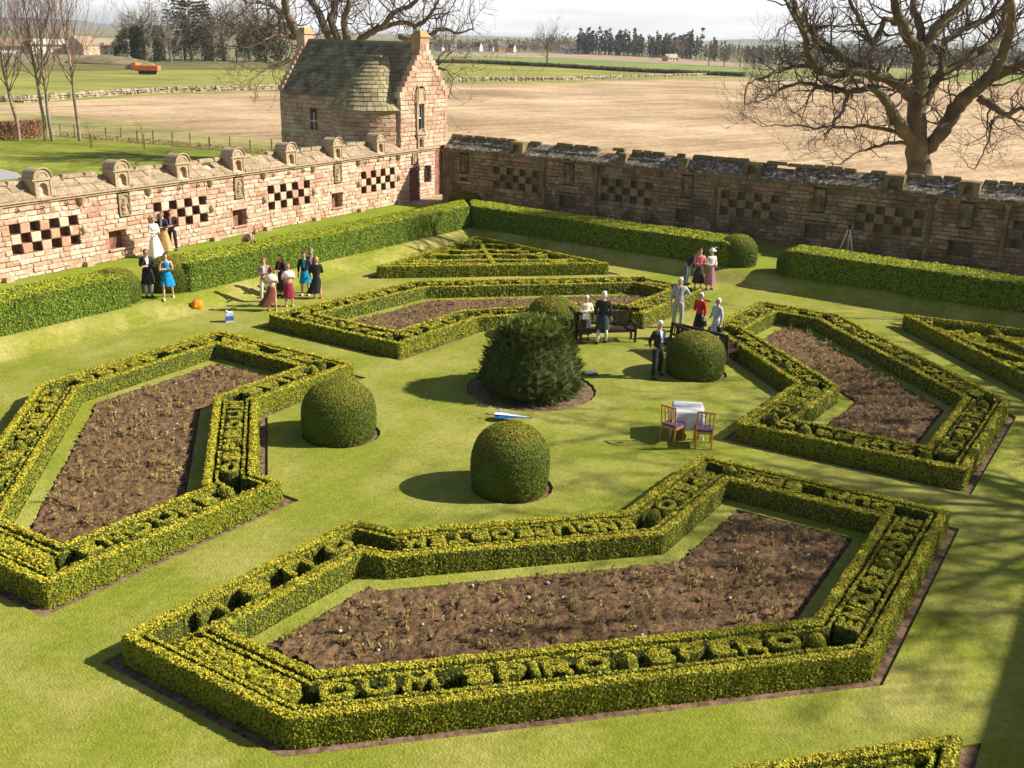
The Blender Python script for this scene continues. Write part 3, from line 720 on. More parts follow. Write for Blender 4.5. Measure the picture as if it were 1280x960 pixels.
def big_yew(loc):
    root = empty('central_yew', loc, 0, 'large shaggy dark yew bush in the middle of the lawn', 'bush')
    prof = [(1.35, .02), (1.62, .2), (1.75, .5), (1.72, .85), (1.58, 1.25), (1.36, 1.6), (1.18, 1.85), (1.08, 2.05), (.98, 2.25), (.72, 2.42), (.3, 2.5), (.05, 2.5)]
    prof = [(r * .80, z * .80) for r, z in prof]
    dense = []
    for j in range(len(prof) - 1):
        for t in (0, .34, .67): dense.append((prof[j][0] * (1 - t) + prof[j + 1][0] * t, prof[j][1] * (1 - t) + prof[j + 1][1] * t))
    dense.append(prof[-1])
    ob = MB().lathe(dense, 72, wob=lambda a, t: .12 * mnoise.noise(Vector((math.cos(a) * 2.6, math.sin(a) * 2.6, t * 5))) + .09 * mnoise.noise(Vector((math.cos(a) * 7, math.sin(a) * 7, t * 13)))).build('foliage', M['core'], root, True)
    ob['kind'] = 'stuff'
    sprays(ob, 3600)
    MB().tube([(0, 0, -.1), (0, 0, 1.0)], [.2, .13], 8).build('trunk', M['bark2'], root)
big_yew((CEN[0], CEN[1], -.03))
# tall clipped hedges on the terrace edge
HT = 1.02
def hedge(name, P, label, dens, ball=None, sz=1.0):
    if area(P) < 0: P = P[::-1]
    root = empty(name, (0, 0, 0), 0, label, 'hedge', 'tall clipped hedges on the terrace')
    ng = (M['yewhedge'], dens * 6, .062 * sz, .55, .5, .04)
    f = sd_poly(P); H = lambda X, Y: T + HT + .03 * np.sin(X * .9) * np.sin(Y * .7 + 1)
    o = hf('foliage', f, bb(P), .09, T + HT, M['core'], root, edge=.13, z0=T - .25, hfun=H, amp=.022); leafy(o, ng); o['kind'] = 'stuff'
    return root
PT = lambda *l: PX(l, T)
def hl(e1, off): # point on left hedge line
    return G(e1, -29.05 + (e1 - 5) * .033 - off)[:2]
def hr(e2, off): return G(41.55 - (e2 + 27.85) * .061 + off, e2)[:2]
e_a = toG(at(172, 384, T))[0]; e_b = toG(at(240, 366, T))[0]
hedge('clipped_hedge', [hl(4, 0), hl(e_a, 0), hl(e_a, 1.55), hl(4, 1.55)], 'long clipped hedge at the left edge, ending in a dome by the kilted man', 170)
hedge('clipped_hedge', [hl(e_b, 0), hl(41.4, .02), hl(43.2, 1.65), hl(e_b, 1.6)], 'sunlit clipped hedge running from the blue dress woman towards the far corner', 150, sz=1.1)
e2a = toG(at(913, 332, T))[1]; e2b = toG(at(985, 343, T))[1]
hedge('clipped_hedge', [hr(-27.9, .03), hr(e2a, 0), hr(e2a, 1.75), hr(-29.2, 1.75)], 'clipped hedge with shaded face running below the far wall to the dome', 130, sz=1.2)
hedge('clipped_hedge', [hr(e2b, 0), hr(6, 0), hr(6, 1.75), hr(e2b, 1.75)], 'clipped hedge with shaded face at the right edge, below the tripod', 150, sz=1.1)
for (g1, g2, r, h, lb) in ((e_a + .1, None, .85, 1.22, 'dark clipped dome ending the left hedge, beside the kilted man'), (e_b + .1, None, .88, 1.3, 'dark clipped dome behind the woman in the blue dress'),
                           (None, e2a + .1, .82, 1.35, 'dark clipped dome ending the far hedge, right of the three guests'), (None, e2b + .25, .85, 1.15, 'dark clipped dome starting the right hedge near the tripod')):
    p = hl(g1, 1.0) if g2 is None else hr(g2, .85)
    dome((p[0], p[1], T - .1), r, h, lb, 330, 1.2)
p = at(583, 256, T); dome((p[0], p[1], T - .05), 1.0, .8, 'low dark dome bush against the far wall near the house corner', 250, 1.3)
# ------------------------------------------------------------------ stone walls
def stone_mesh(i, round_=.06):
    rg = random.Random(i); b = round_
    def j(a=.05): return rg.uniform(-a, a)
    V = [(-.5,.5,-.5),(.5,.5,-.5),(.5,.5,.5),(-.5,.5,.5)]
    V += [(x * .5 + j(.02), -.5 + b * 1.6 + j(.03), z * .5 + j(.02)) for x, z in ((-1,-1),(1,-1),(1,1),(-1,1))]
    V += [(x * (.5 - b) + j(), -.5 + j(.05), z * (.5 - b * 1.5) + j()) for x, z in ((-1,-1),(1,-1),(1,1),(-1,1))]
    F = [(8,9,10,11)]
    for k in range(4):
        n = (k + 1) % 4; F += [(k, n, 4 + n, 4 + k), (4 + k, 4 + n, 8 + n, 8 + k)]
    me = bpy.data.meshes.new('stone'); me.from_pydata(V, [], F); return me
STM = {}
def stone_meshes(m):
    if m.name not in STM:
        STM[m.name] = [stone_mesh(i) for i in range(9)]
        for me in STM[m.name]: me.materials.append(m)
    return STM[m.name]
def subtract(iv, cuts):
    out = [iv]
    for c0, c1 in cuts:
        nx = []
        for a, b in out:
            if c1 <= a or c0 >= b: nx.append((a, b)); continue
            if c0 - a > .05: nx.append((a, c0))
            if b - c1 > .05: nx.append((c1, b))
        out = nx
    return out
def courses(s0, s1, rows, holes, ext=None, gap=.014):
    """[(s, z, w, h, matkey)] of coursed stones; rows: (z0, z1, lmin, lmax)"""
    out = []
    for z0, z1, l0, l1 in rows:
        a, b = (s0, s1) if ext is None else ext((z0 + z1) / 2)
        cuts = [(h[0], h[1]) for h in holes if h[2] < z1 - .02 and h[3] > z0 + .02]
        for p, q in subtract((a, b), cuts):
            x = p
            while x < q - .02:
                w = random.uniform(l0, l1)
                if q - x - w < l0 * .7: w = q - x
                if w > l1 * 1.6: w = w / 2
                out.append([x + w / 2, (z0 + z1) / 2, w - gap, z1 - z0 - gap]); x += w
    for q in out:
        q[3] *= random.uniform(.9, 1.0); q[1] += random.uniform(-.006, .006)
    return out
def lay(stones, m, root, place, depth=.27, nmax=300, name='stone', weight=None, proud=.02):
    """stones -> objects (largest nmax) + one joined remainder; place(s) -> (x, y, rotation)"""
    ms = stone_meshes(m); W_ = [(weight(s) if weight else 1) * s[2] * s[3] for s in stones]
    order = sorted(range(len(stones)), key=lambda i: -W_[i]); rest = MB()
    for r, i in enumerate(order):
        s, z, w, h = stones[i][:4]; x, y, rz = place(s, z); me = ms[(i * 7 + r) % len(ms)]; pr = random.uniform(-proud, proud)
        dx, dy = math.sin(rz), -math.cos(rz)     # outward
        c = (x - dx * (depth / 2 - pr), y - dy * (depth / 2 - pr), z)
        if r < nmax:
            o = bpy.data.objects.new(name, me); link(o, root); o.location = c; o.rotation_euler = (0, 0, rz); o.scale = (w, depth, h)
        else:
            Mx = Matrix.Translation(c) @ Matrix.Rotation(rz, 4, 'Z') @ Matrix.Diagonal((w, depth, h, 1))
            rest.add([Mx @ v.co for v in me.vertices], [tuple(p.vertices) for p in me.polygons])
    mo_ = MB()
    for s_ in stones:
        x, y, rz = place(s_[0], s_[1]); ux, uy = math.cos(rz), math.sin(rz); dx, dy = math.sin(rz), -math.cos(rz); w2, h2 = s_[2] / 2 + .008, s_[3] / 2 + .008
        bx, by = x - dx * .035, y - dy * .035
        mo_.add([(bx - ux * w2, by - uy * w2, s_[1] - h2), (bx + ux * w2, by + uy * w2, s_[1] - h2), (bx + ux * w2, by + uy * w2, s_[1] + h2), (bx - ux * w2, by - uy * w2, s_[1] + h2)], [(0, 1, 2, 3)])
    if len(stones) > 30: o = mo_.build('mortar', M['mortarR'] if m.name.startswith('weathered') else M['mortar'], root); o['kind'] = 'stuff'
    if rest.f:
        o = rest.build('small_stones', m, root); o['kind'] = 'stuff'
def wall_root(P0, U, label): return empty('garden_wall', (P0[0], P0[1], T), math.atan2(U[1], U[0]), label, 'wall')
def chequer(s_first, zrows, cw, ch):
    H = []; K = []
    for r, z in enumerate(zrows):
        for c in range(-1, 9):
            s = s_first + (c / 1.0) * cw; hole = (c % 2 == 0) if r != 1 else (c % 2 == 1)
            if c < 0 or c > 6: continue
            if hole: H.append((s - cw / 2, s + cw / 2, z - ch / 2, z + ch / 2))
            else: K.append([s, z, cw - .012, ch - .012])
    # end stones
    return H, K
def arch_block(mb, w, h, d, aw, ah, y0, z0, deep=.2, seg=8):
    """block with an arched recess in its front (-y) face"""
    fr = []; ar = [(-aw / 2, z0 + .06), (aw / 2, z0 + .06)]
    for k in range(seg + 1):
        a = math.pi * k / seg; ar.append((aw / 2 * math.cos(a), z0 + .06 + ah - aw / 2 + aw / 2 * math.sin(a)))
    # side, top, back faces
    mb.box((0, y0 + d / 2 + deep / 2, z0 + h / 2), (w, d - deep, h))
    # front ring around the arch
    outer = [(-w / 2, z0), (w / 2, z0), (w / 2, z0 + h), (-w / 2, z0 + h)]
    left = [(-w / 2, z0), (-aw / 2, z0)]
    mb.box((-(w + aw) / 4, y0 + deep / 2, z0 + h / 2), ((w - aw) / 2, deep, h)); mb.box(((w + aw) / 4, y0 + deep / 2, z0 + h / 2), ((w - aw) / 2, deep, h))
    mb.box((0, y0 + deep / 2, z0 + .03), (aw, deep, .06))
    top = [(x, z) for x, z in ar[2:]]
    V = []; zt = z0 + h
    for x, z in top: V += [(x, y0, z), (x, y0, zt), (x, y0 + deep, z)]
    F = []
    for k in range(len(top) - 1): F += [(3 * k, 3 * k + 1, 3 * k + 4, 3 * k + 3), (3 * k, 3 * k + 3, 3 * k + 5, 3 * k + 2)]
    mb.add(V, F)
    mb.box((0, y0 + deep / 2, zt - .001), (aw, deep, .02))
def niche_L(root, s, z0=2.86, body=.66, w=.74, y0=-.05, d=.72):
    mb = MB(); arch_block(mb, w, body, d, .36, .5, y0, z0)
    o = mb.build('niche', M['niche'], root); o.location = (s, 0, 0)
    MB().box((0, y0 + d / 2, z0 + body + .035), (w + .16, d + .12, .07)).build('cornice', M['niche'], o)
    MB().box((0, y0 - .05, z0 - .02), (w * .62, .14, .08)).build('sill', M['niche'], o)
    for sx in (-1, 1): MB().box((sx * (w / 2 - .05), y0 - .012, z0 + body / 2), (.07, .03, body - .02)).build('pilaster', M['niche'], o)
    pd = MB(); R = .36; pts = [(R * math.cos(math.pi * k / 12), R * .98 * math.sin(math.pi * k / 12)) for k in range(13)]
    zb = z0 + body + .07; V = []; F = []
    for yy in (y0 - .02, y0 + d): V += [(x, yy, zb + z) for x, z in pts]
    n = len(pts); F = [(i, i + 1, n + i + 1, n + i) for i in range(n - 1)] + [tuple(range(n)), tuple(range(2 * n - 1, n - 1, -1)), (0, n, 2 * n - 1, n - 1)]
    pd.add(V, F); p = pd.build('pediment', M['niche'], o)
    rim = MB(); q = [(1.07 * x, y0 - .05, zb + 1.07 * z) for x, z in pts]; rim.tube(q, .032, 5); rim.build('pediment_rim', M['niche'], o)
    MB().tube([(.55 * x, y0 - .03, zb + .04 + .55 * z) for x, z in pts], .022, 5).build('carved_arc', M['niche'], o)
    MB().box((0, y0 + .17, z0 + body * .42), (.35, .02, body * .7)).build('niche_back', M['stoneL'], o)
    return o
def carved_panel(root, s, z0, z1, w, m, round_top=True, y=-.02):
    o = MB().box((s, y + .06, (z0 + z1) / 2), (w, .12, z1 - z0)).build('carved_panel', m, root)
    fr = MB(); h = z1 - z0; t = .05
    for sx in (-1, 1): fr.box((s + sx * (w / 2 - t / 2), y - .025, (z0 + z1) / 2), (t, .05, h - .002))
    fr.box((s, y - .025, z0 + t / 2), (w - 2 * t, .05, t)); 
    fr.tube([(s + (w / 2 - t) * math.cos(math.pi * k / 8), y - .02, z1 - .22 + (w / 2 - t) * .8 * math.sin(math.pi * k / 8)) for k in range(9)], .028, 5)
    fr.build('panel_frame', m, o)
    fg = MB(); zc = z0 + h * .1; a = .8
    fg.ell((s, y - .01, z0 + h * .70), (.075, .06, .09), 8, 6); fg.lathe([(.15, 0), (.13, h * .2), (.1, h * .38), (.14, h * .5), (.06, h * .56)], 9, (s, y, z0 + .08), 1, .5)
    fg.tube([(s - .12, y - .03, z0 + h * .52), (s - .17, y - .05, z0 + h * .4), (s - .05, y - .07, z0 + h * .36)], .03, 5); fg.tube([(s + .12, y - .03, z0 + h * .52), (s + .18, y - .05, z0 + h * .42), (s + .16, y - .05, z0 + h * .2)], .03, 5)
    fg.build('carved_figure', m, o)
def pilaster_bits(root, s, m, eave, full=False, mid=None):
    MB().lathe([(.05, -.2), (.10, -.1), (.13, .0), (.16, .08), (.17, .12)], 10, (s, -.04, eave - .22)).build('corbel', m, root)
    MB().box((s, -.10, .09), (.34, .26, .18), taper=.8).build('plinth_block', m, root)
    if mid: MB().lathe([(.04, -.16), (.10, -.08), (.12, 0), (.10, .09), (.04, .16)], 9, (s, -.03, mid)).build('wall_shaft_stump', m, root)
    if full: MB().tube([(s, -.02, .2), (s, -.02, eave - .4)], [.10, .09], 8).build('wall_shaft', m, root)
def coping(root, s0, s1, gaps, eave, ridge, d, m, lw=(.55, 1.0), rows=2, skip=.08):
    cut = sorted(gaps)
    for r in range(rows):
        for a, b in subtract((s0, s1), cut):
            x = a
            while x < b - .05:
                w = random.uniform(*lw); w = b - x if b - x - w < .3 else w
                t0, t1 = r / rows, (r + 1) / rows; lift = .03 * r + random.uniform(-.015, .02); mb = MB(); th = .09
                y0, y1 = -.12 + (d + .12) * t0, -.12 + (d + .12) * t1 + .04; z0, z1 = eave + (ridge - eave) * t0 + lift, eave + (ridge - eave) * t1 + lift
                if r == rows - 1 and random.random() < skip: x += w; continue
                g = .012; j = lambda: random.uniform(-.018, .018)
                V = [(x + g, y0 + j(), z0), (x + w - g, y0 + j(), z0), (x + w - g, y1 + j(), z1), (x + g, y1 + j(), z1)]
                V = [(p[0], p[1], p[2] + j() * .6) for p in V]; V += [(p[0], p[1] + .02, p[2] - th) for p in V]
                mb.add(V, [(0,1,2,3),(4,7,6,5),(0,4,5,1),(1,5,6,2),(2,6,7,3),(3,7,4,0)]); mb.build('coping_slab', m, root)
                x += w
    for a, b in subtract((s0, s1), cut):   # ridge stones
        x = a
        while x < b - .05:
            w = random.uniform(.5, 1.1); w = b - x if b - x - w < .3 else w
            if random.random() > skip * 1.5:
                MB().box((x + w / 2, d + .05 + random.uniform(-.02, .02), ridge + .08 + random.uniform(-.02, .03)), (w - .02, .24, .15), taper=.85).build('ridge_stone', M['stoneRC'] if m.name.startswith('lichened') else m, root)
            x += w
def bed_infill(root, s0, s1, eave, ridge, d, m):
    V = [(s0, -.08, eave - .02), (s1, -.08, eave - .02), (s1, d, ridge - .13), (s0, d, ridge - .13), (s0, d + .16, ridge - .13), (s1, d + .16, ridge - .13), (s0, d + .16, 0), (s1, d + .16, 0), (s0, -.08, eave - .04), (s1, -.08, eave - .04)]
    MB().add(V, [(0,1,2,3),(3,2,5,4),(4,5,7,6),(0,3,4,6,8),(1,9,7,5,2)]).build('wall_head', m, root)
# ---- left wall
rootL = wall_root(L0, LU, 'sunlit pink sandstone wall with domed niches and square chequer recesses'); rootL.name = 'garden_wall'
SL0, SL1 = -6.5, 27.45; EL = 2.84
rowsL = [(0,.13,.2,.5),(.13,.34,.2,.7),(.34,.50,.18,.5),(.50,.70,.22,.7),(.70,.90,.2,.55),(.90,1.09,.2,.6),(1.09,1.28,.2,.62),(1.28,1.47,.22,.7),(1.47,1.66,.2,.5),(1.66,1.85,.2,.7),(1.85,2.04,.22,.6),(2.04,2.27,.3,.75),(2.27,2.46,.25,.6),(2.46,2.70,.3,.8)]
holesL = []; stL = []; stC = []
for s in (-5.4, .88, 7.41, 14.1, 20.98):
    H, K = chequer(s, (1.85, 1.47, 1.09), .41, .38); holesL += H
    holesL.append((s - .22, s + 6 * .41 + .22, .9, 2.04)); stC += K
holesL = [h for h in holesL if h[3] - h[2] > .5]
for a in (4.88, 11.6, 18.4, -1.9):
    holesL += [(a, a + .84, .45, 1.22)]
for a in (5.75, 12.06, 18.9, -1.0): holesL += [(a - .3, a + .3, 1.70, 2.62)]
holesL += [(25.0, 25.95, 0, 1.85), (26.4, 27.08, .95, 1.76), (25.2, 25.75, 2.04, 2.75)]
stL = courses(SL0, SL1, rowsL, holesL)
wL = lambda s: 1 / (12 + max(0, s[0])) ** 2 if s[0] > 0 else 1e-4
plL = lambda s, z: (s, 0, 0)
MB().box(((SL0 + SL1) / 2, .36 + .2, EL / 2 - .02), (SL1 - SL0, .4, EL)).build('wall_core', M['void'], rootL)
lay(stL, M['stoneL'], rootL, plL, weight=wL, depth=.37)
lay(stC, M['stoneC'], rootL, plL, depth=.37, name='chequer_stone', proud=.008)
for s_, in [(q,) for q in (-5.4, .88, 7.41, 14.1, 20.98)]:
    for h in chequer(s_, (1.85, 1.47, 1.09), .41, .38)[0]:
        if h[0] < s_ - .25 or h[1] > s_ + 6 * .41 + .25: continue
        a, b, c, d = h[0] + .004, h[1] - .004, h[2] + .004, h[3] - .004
        MB().add([(a, .02, c), (b, .02, c), (b, .02, d), (a, .02, d), (a, .345, c), (b, .345, c), (b, .345, d), (a, .345, d)], [(0,3,7,4),(1,5,6,2),(0,4,5,1),(3,2,6,7),(4,7,6,5)]).build('recess_shade_lining', M['void'], rootL)  # added dark lining: shade painted onto the sides and back of each hole
MB().box(((SL0 + SL1) / 2, .30, EL - .07), (SL1 - SL0, .75, .13)).build('cornice', M['niche'], rootL)
MB().box(((SL0 + SL1) / 2, .28, EL - .01), (SL1 - SL0, .86, .05)).build('cornice_fillet', M['niche'], rootL)
nich = [-4.2, -1.0, 2.2, 5.75, 8.87, 12.06, 15.5, 18.9, 22.4]
for s in nich: niche_L(rootL, s, EL + .02)
bed_infill(rootL, SL0, 24.2, EL + .06, 3.36, .62, M['stoneL'])
coping(rootL, SL0, 24.2, [(s - .38, s + .38) for s in nich], EL + .08, 3.36, .62, M['coping'], lw=(.4, .95), skip=.1)
for s in (5.75, 12.06, 18.9, -1.0): carved_panel(rootL, s, 1.72, 2.62, .56, M['coping'])
for i, s in enumerate((.3, 3.74, 7.0, 10.35, 13.63, 17.05, 20.56, 23.98)): pilaster_bits(rootL, s, M['niche'], EL - .02, mid=1.45 if s != .3 else None)
for s0_ in (.88, 7.41, 14.1, 20.98):      # star-shaped rosettes over each chequer
    for k in (0.2, 1.23, 2.26):
        mb = MB(); c = s0_ + k
        star = [((.13 if q % 2 == 0 else .07) * math.cos(math.pi * q / 7), (.13 if q % 2 == 0 else .07) * math.sin(math.pi * q / 7)) for q in range(14)]
        V = [(c + x, -.03, 2.55 + z) for x, z in star] + [(c + .4 * x, -.07, 2.55 + .4 * z) for x, z in star] + [(c + .4 * x, -.01, 2.55 + .4 * z) for x, z in star]
        F = [(i, (i + 1) % 14, 14 + (i + 1) % 14, 14 + i) for i in range(14)] + [(14 + i, 14 + (i + 1) % 14, 28 + (i + 1) % 14, 28 + i) for i in range(14)]
        mb.add(V, F); mb.build('carved_star', M['niche'], rootL)
M['wallvine'] = mat('dark_recess_stone', (.13, .085, .055), .95, (.21, .145, .095), 6)
for a in (4.88, 11.6, 18.4, -1.9):
    MB().box((a + .42, .02, 1.26), (1.0, .12, .12)).build('recess_lintel', M['stoneC'], rootL); MB().box((a + .42, .0, .42), (.92, .14, .07)).build('recess_sill', M['stoneC'], rootL)
# ---- right wall
rootR = wall_root(R0, RU, 'shaded weathered sandstone wall with chequer recesses and white lichen on its coping')
SR0, SR1 = -2.62, 34.0; ER = 2.98
rowsR = [(0,.17,.2,.4),(.17,.34,.2,.42),(.34,.51,.2,.42),(.51,.69,.22,.45),(.69,.9,.24,.5),(.9,1.12,.2,.5),(1.12,1.31,.2,.6),(1.31,1.50,.2,.5),(1.50,1.69,.24,.6),(1.69,1.88,.2,.5),(1.88,2.07,.25,.6),(2.07,2.26,.2,.6),(2.26,2.43,.3,.7),(2.43,2.62,.2,.6),(2.62,2.86,.3,.75)]
holesR = []; stRC = []
for s in (1.07, 7.7, 14.2, 20.65, 27.1):
    H, K = chequer(s, (2.07, 1.69, 1.31), .41, .38); stRC += K; holesR.append((s - .22, s + 6 * .41 + .22, 1.12, 2.26))
for s in (5.55, 12.2, 18.7, 25.0, 31.5): holesR += [(s - .3, s + .3, 1.75, 2.8), (s - .5, s + .5, .5, 1.15)]
holesR += [(-1.4, -.8, 1.75, 2.8), (-1.35, -.85, 1.12, 1.5)]
stR = courses(SR0, SR1, rowsR, holesR)
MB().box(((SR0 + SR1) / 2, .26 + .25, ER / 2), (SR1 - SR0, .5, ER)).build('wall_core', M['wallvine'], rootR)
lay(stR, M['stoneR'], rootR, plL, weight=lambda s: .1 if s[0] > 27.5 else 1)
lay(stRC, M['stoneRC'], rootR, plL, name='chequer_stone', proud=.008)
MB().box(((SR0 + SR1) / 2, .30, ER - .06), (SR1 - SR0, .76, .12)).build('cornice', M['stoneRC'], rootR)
nr = [(2.3, .42), (8.6, .2), (11.9, .2), (15.4, .42), (21.85, .43), (24.95, .42), (31.4, .42)]
for s, w in nr:
    mb = MB(); 
    if w > .3: arch_block(mb, w * 2, .68, .7, .4, .52, -.05, ER)
    else: mb.box((0, .2, ER + .3), (w * 2, .5, .6))
    o = mb.build('niche_block', M['stoneRC'], rootR); o.location = (s, 0, 0)
    if w > .3: MB().box((0, -.07, ER + .0), (.55, .16, .09)).build('sill', M['copingR'], o)
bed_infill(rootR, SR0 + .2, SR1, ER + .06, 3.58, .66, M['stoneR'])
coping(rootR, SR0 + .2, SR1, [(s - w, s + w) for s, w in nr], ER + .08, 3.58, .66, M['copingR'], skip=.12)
for s in (-1.1, 5.55, 12.2, 18.7, 25.0, 31.5):
    carved_panel(rootR, s, 1.78, 2.76, .56, M['stoneRC'])
    MB().box((s, .03, 1.22), (1.1, .16, .13)).build('recess_lintel', M['stoneR'], rootR)
for s in (4.1, 7.2, 10.7, 13.7, 17.2, 20.2, 23.6, 26.6, 30.2): pilaster_bits(rootR, s, M['stoneRC'], ER, full=(s in (4.1, 7.2, 13.7, 23.6, 26.6)), mid=1.4)
# ------------------------------------------------------------------ summer house
HX0, HX1, HD = 24.26, 28.75, 8.9; HE, HRI = 5.72, 8.45; HC = (HX0 + HX1) / 2
hs = empty('summer_house', (L0[0], L0[1], T), math.atan2(LU[1], LU[0]), 'pink sandstone house with crow-stepped gable, two chimneys and a round stair turret', 'house')
mb = MB()
hw = (HX1 - HX0) / 2 - .28
V = []; 
for y in (.3, HD - .3): V += [(HC - hw, y, 0), (HC + hw, y, 0), (HC + hw, y, HE), (HC, y, HRI - .15), (HC - hw, y, HE)]
mb.add(V, [(0,1,2,3,4),(9,8,7,6,5),(0,5,6,1),(1,6,7,2),(2,7,8,3),(3,8,9,4),(4,9,5,0)]); mb.build('house_core', M['void'], hs)
slope = (HRI - HE) / ((HX1 - HX0) / 2)
def gext(z): 
    if z <= HE: return (HX0, HX1)
    dx = (z - HE) / slope - .12; return (HX0 + dx, HX1 - dx)
wx = 26.05
gh_ = [(wx - .28, wx + .28, 3.75, 5.35), (wx - .33, wx + .33, 5.4, 6.2), (wx - .34, wx + .34, 2.86, 3.62)]
rowsG = [(z, z + .24, .3, .65) for z in np.arange(2.88, HRI - .3, .24)]
st = courses(HX0, HX1, rowsG, gh_, ext=gext)
lay(st, M['stoneH'], hs, lambda s, z: (s, .02, 0), nmax=160, proud=.012)
# side wall towards the camera, far gable and the hidden side
rowsS = [(z, z + .24, .3, .65) for z in np.arange(0, HE - .1, .24)]
def side(u, z): return (HX0, u, -math.pi / 2)
st = courses(.4, HD, rowsS, [(6.05, 6.6, 3.6, 4.6)]); lay(st, M['stoneH'], hs, side, nmax=120, proud=.015, weight=lambda s: 1 if s[1] > 2.6 and s[0] > 3.3 else .05)
rowsB = [(z, z + .3, .4, .8) for z in np.arange(0, HRI - .3, .3)]
st = courses(HX0, HX1, rowsB, [], ext=gext); lay(st, M['stoneH'], hs, lambda s, z: (s, HD, math.pi), nmax=0)
st = courses(.02, HD, [(z, z + .3, .4, .8) for z in np.arange(0, HE - .1, .3)], []); lay(st, M['stoneH'], hs, lambda u, z: (HX1, u, math.pi / 2), nmax=0)
# stair turret
TC, TRR, TE = (HX0 + .62, 2.42), 2.3, 5.05
MB().lathe([(TRR - .25, 0), (TRR - .25, TE)], 24, (TC[0], TC[1], 0)).build('turret_core', M['void'], hs)
st = courses(0, math.pi * TRR * 1.15, [(z, z + .23, .28, .6) for z in np.arange(0, TE - .1, .23)], [])
def tur(u, z):
    a = math.pi / 2 * .97 + u / TRR; return (TC[0] + TRR * math.cos(a), TC[1] + TRR * math.sin(a), a + math.pi / 2)
lay(st, M['stoneH'], hs, tur, nmax=90, proud=.01, weight=lambda s: 1 if s[1] > 2.6 else .05)
# roofs: thick stone slates in courses
def slates(S, nrow, lenf, name, parent, th=.06, wmin=.28, wmax=.45):
    mb = MB()
    for r in range(nrow):
        v0, v1 = r / nrow, min(1.02, (r + 1.28) / nrow); L = lenf((r + .5) / nrow); u = 0; first = True
        while u < 1 - 1e-4:
            w = random.uniform(wmin, wmax) / L * (.5 if first and r % 2 else 1); first = False
            if 1 - u - w < wmin * .5 / L: w = 1 - u
            g = .012 / L; P_ = [Vector(S(a, b)) for a, b in ((u + g, v0), (u + w - g, v0), (u + w - g, v1), (u + g, v1))]
            n = (P_[1] - P_[0]).cross(P_[3] - P_[0]); n = n.normalized() if n.length > 1e-8 else Vector((0, 0, 1))
            k = random.uniform(.6, 1.3); P_[0] += n * th * k; P_[1] += n * th * k * random.uniform(.85, 1.1); P_[2] += n * .004; P_[3] += n * .004
            Q = [p - n * th * (1.2 if i < 2 else .3) for i, p in enumerate(P_)]
            mb.add(P_ + Q, [(0,1,2,3),(0,4,5,1),(1,5,6,2),(3,7,4,0)]); u += w
    o = mb.build(name, M['slate'], parent); o['kind'] = 'stuff'; return o
ov = .14
ed0, ed1 = .34, HD - .34
def sA(u, v): return (HX0 - ov + (HC - HX0 + ov) * v, ed1 + (ed0 - ed1) * u, HE - ov * slope + (HRI - HE + ov * slope) * v + .03)
def sB(u, v): return (HX1 + ov + (HC - HX1 - ov) * v, ed0 + (ed1 - ed0) * u, HE - ov * slope + (HRI - HE + ov * slope) * v + .03)
slates(sA, 15, lambda v: HD - .7, 'roof_slates', hs); slates(sB, 12, lambda v: HD - .7, 'roof_slates', hs, wmin=.4, wmax=.6)
rb = MB(); rb.add([sA(0,0), sA(1,0), sA(1,1), sA(0,1), sB(0,0), sB(1,0)], [(0,1,2,3),(3,2,4,5)]); rb.build('roof_deck', M['core'], hs)
MB().tube([(HC, ed0, HRI + .06), (HC, ed1, HRI + .06)], .09, 6).build('roof_ridge', M['slate'], hs)
def sT(u, v):
    a = math.pi / 2 + .12 + (math.pi - .10) * u; e = 1 - v
    if v < .28: rr = 1 - .9 * v
    else: rr = .748 - (v - .28) * .72
    rx = (TRR + .16) * rr; ry = (TRR + .16) * (rr * .98); cx = TC[0] + v * v * .75; cy = TC[1]
    ry = max(ry, .5); zz = TE - .05 + (2.75) * (v ** .92)
    return (cx + rx * math.cos(a), cy + ry * math.sin(a), zz)
M_sl = M['slate']; M['slate'] = mat('pale_turret_slates', (.27, .225, .12), .9, (.40, .34, .2), 1.3, 7, .8, 12, rnd=.25)
slates(sT, 13, lambda v: math.pi * TRR * (1 - .7 * v), 'turret_slates', hs, wmin=.26, wmax=.42)
n_ = 24; V = [sT(i / n_, j / 8) for j in range(9) for i in range(n_ + 1)]; F = [(j * (n_ + 1) + i, j * (n_ + 1) + i + 1, (j + 1) * (n_ + 1) + i + 1, (j + 1) * (n_ + 1) + i) for j in range(8) for i in range(n_)]
tp = [sT(i / n_, 1) for i in range(n_ + 1)]; k0 = len(V); zt = tp[0][2]; V += [(HC - .3, TC[1] + .5, zt - .02), (HC - .3, TC[1] - .5, zt - .02)]
F += [tuple([8 * (n_ + 1) + i for i in range(n_ + 1)] + [k0 + 1, k0])]; MB().add(V, F).build('turret_roof_deck', M['slate'], hs)
MB().box((TC[0] + .35, TC[1], zt + .03), (.5, 1.05, .12)).build('turret_ridge_cap', M['coping'], hs)
M['slate'] = M_sl
# crow steps and chimneys
for yg in (.17, HD - .17):
    NSt = 10
    for side_ in (-1, 1):
        for k in range(NSt):
            t = k / NSt; x = HC + side_ * ((HX1 - HX0) / 2 * (1 - t) - .02); z = HE + (HRI - HE) * t + .12
            lf = (side_ == 1 and yg < 1 and k < 2)
            MB().box((x - side_ * .10, yg, z), (.42, .36, .30)).build('crow_step', M['stoneH'], hs)
for yg, w in ((.2, .82), (HD - .25, .8)):
    c = MB().box((HC, yg + .12, HRI - .10), (w, .62, 1.0)).build('chimney', M['stoneH'], hs)
    MB().box((HC, yg + .12, HRI + .44), (w + .14, .76, .1)).build('chimney_band', M['niche'], c)
    MB().box((HC, yg + .12, HRI + .62), (w + .04, .66, .26), taper=.55).build('chimney_cap', M['lichen'], c)
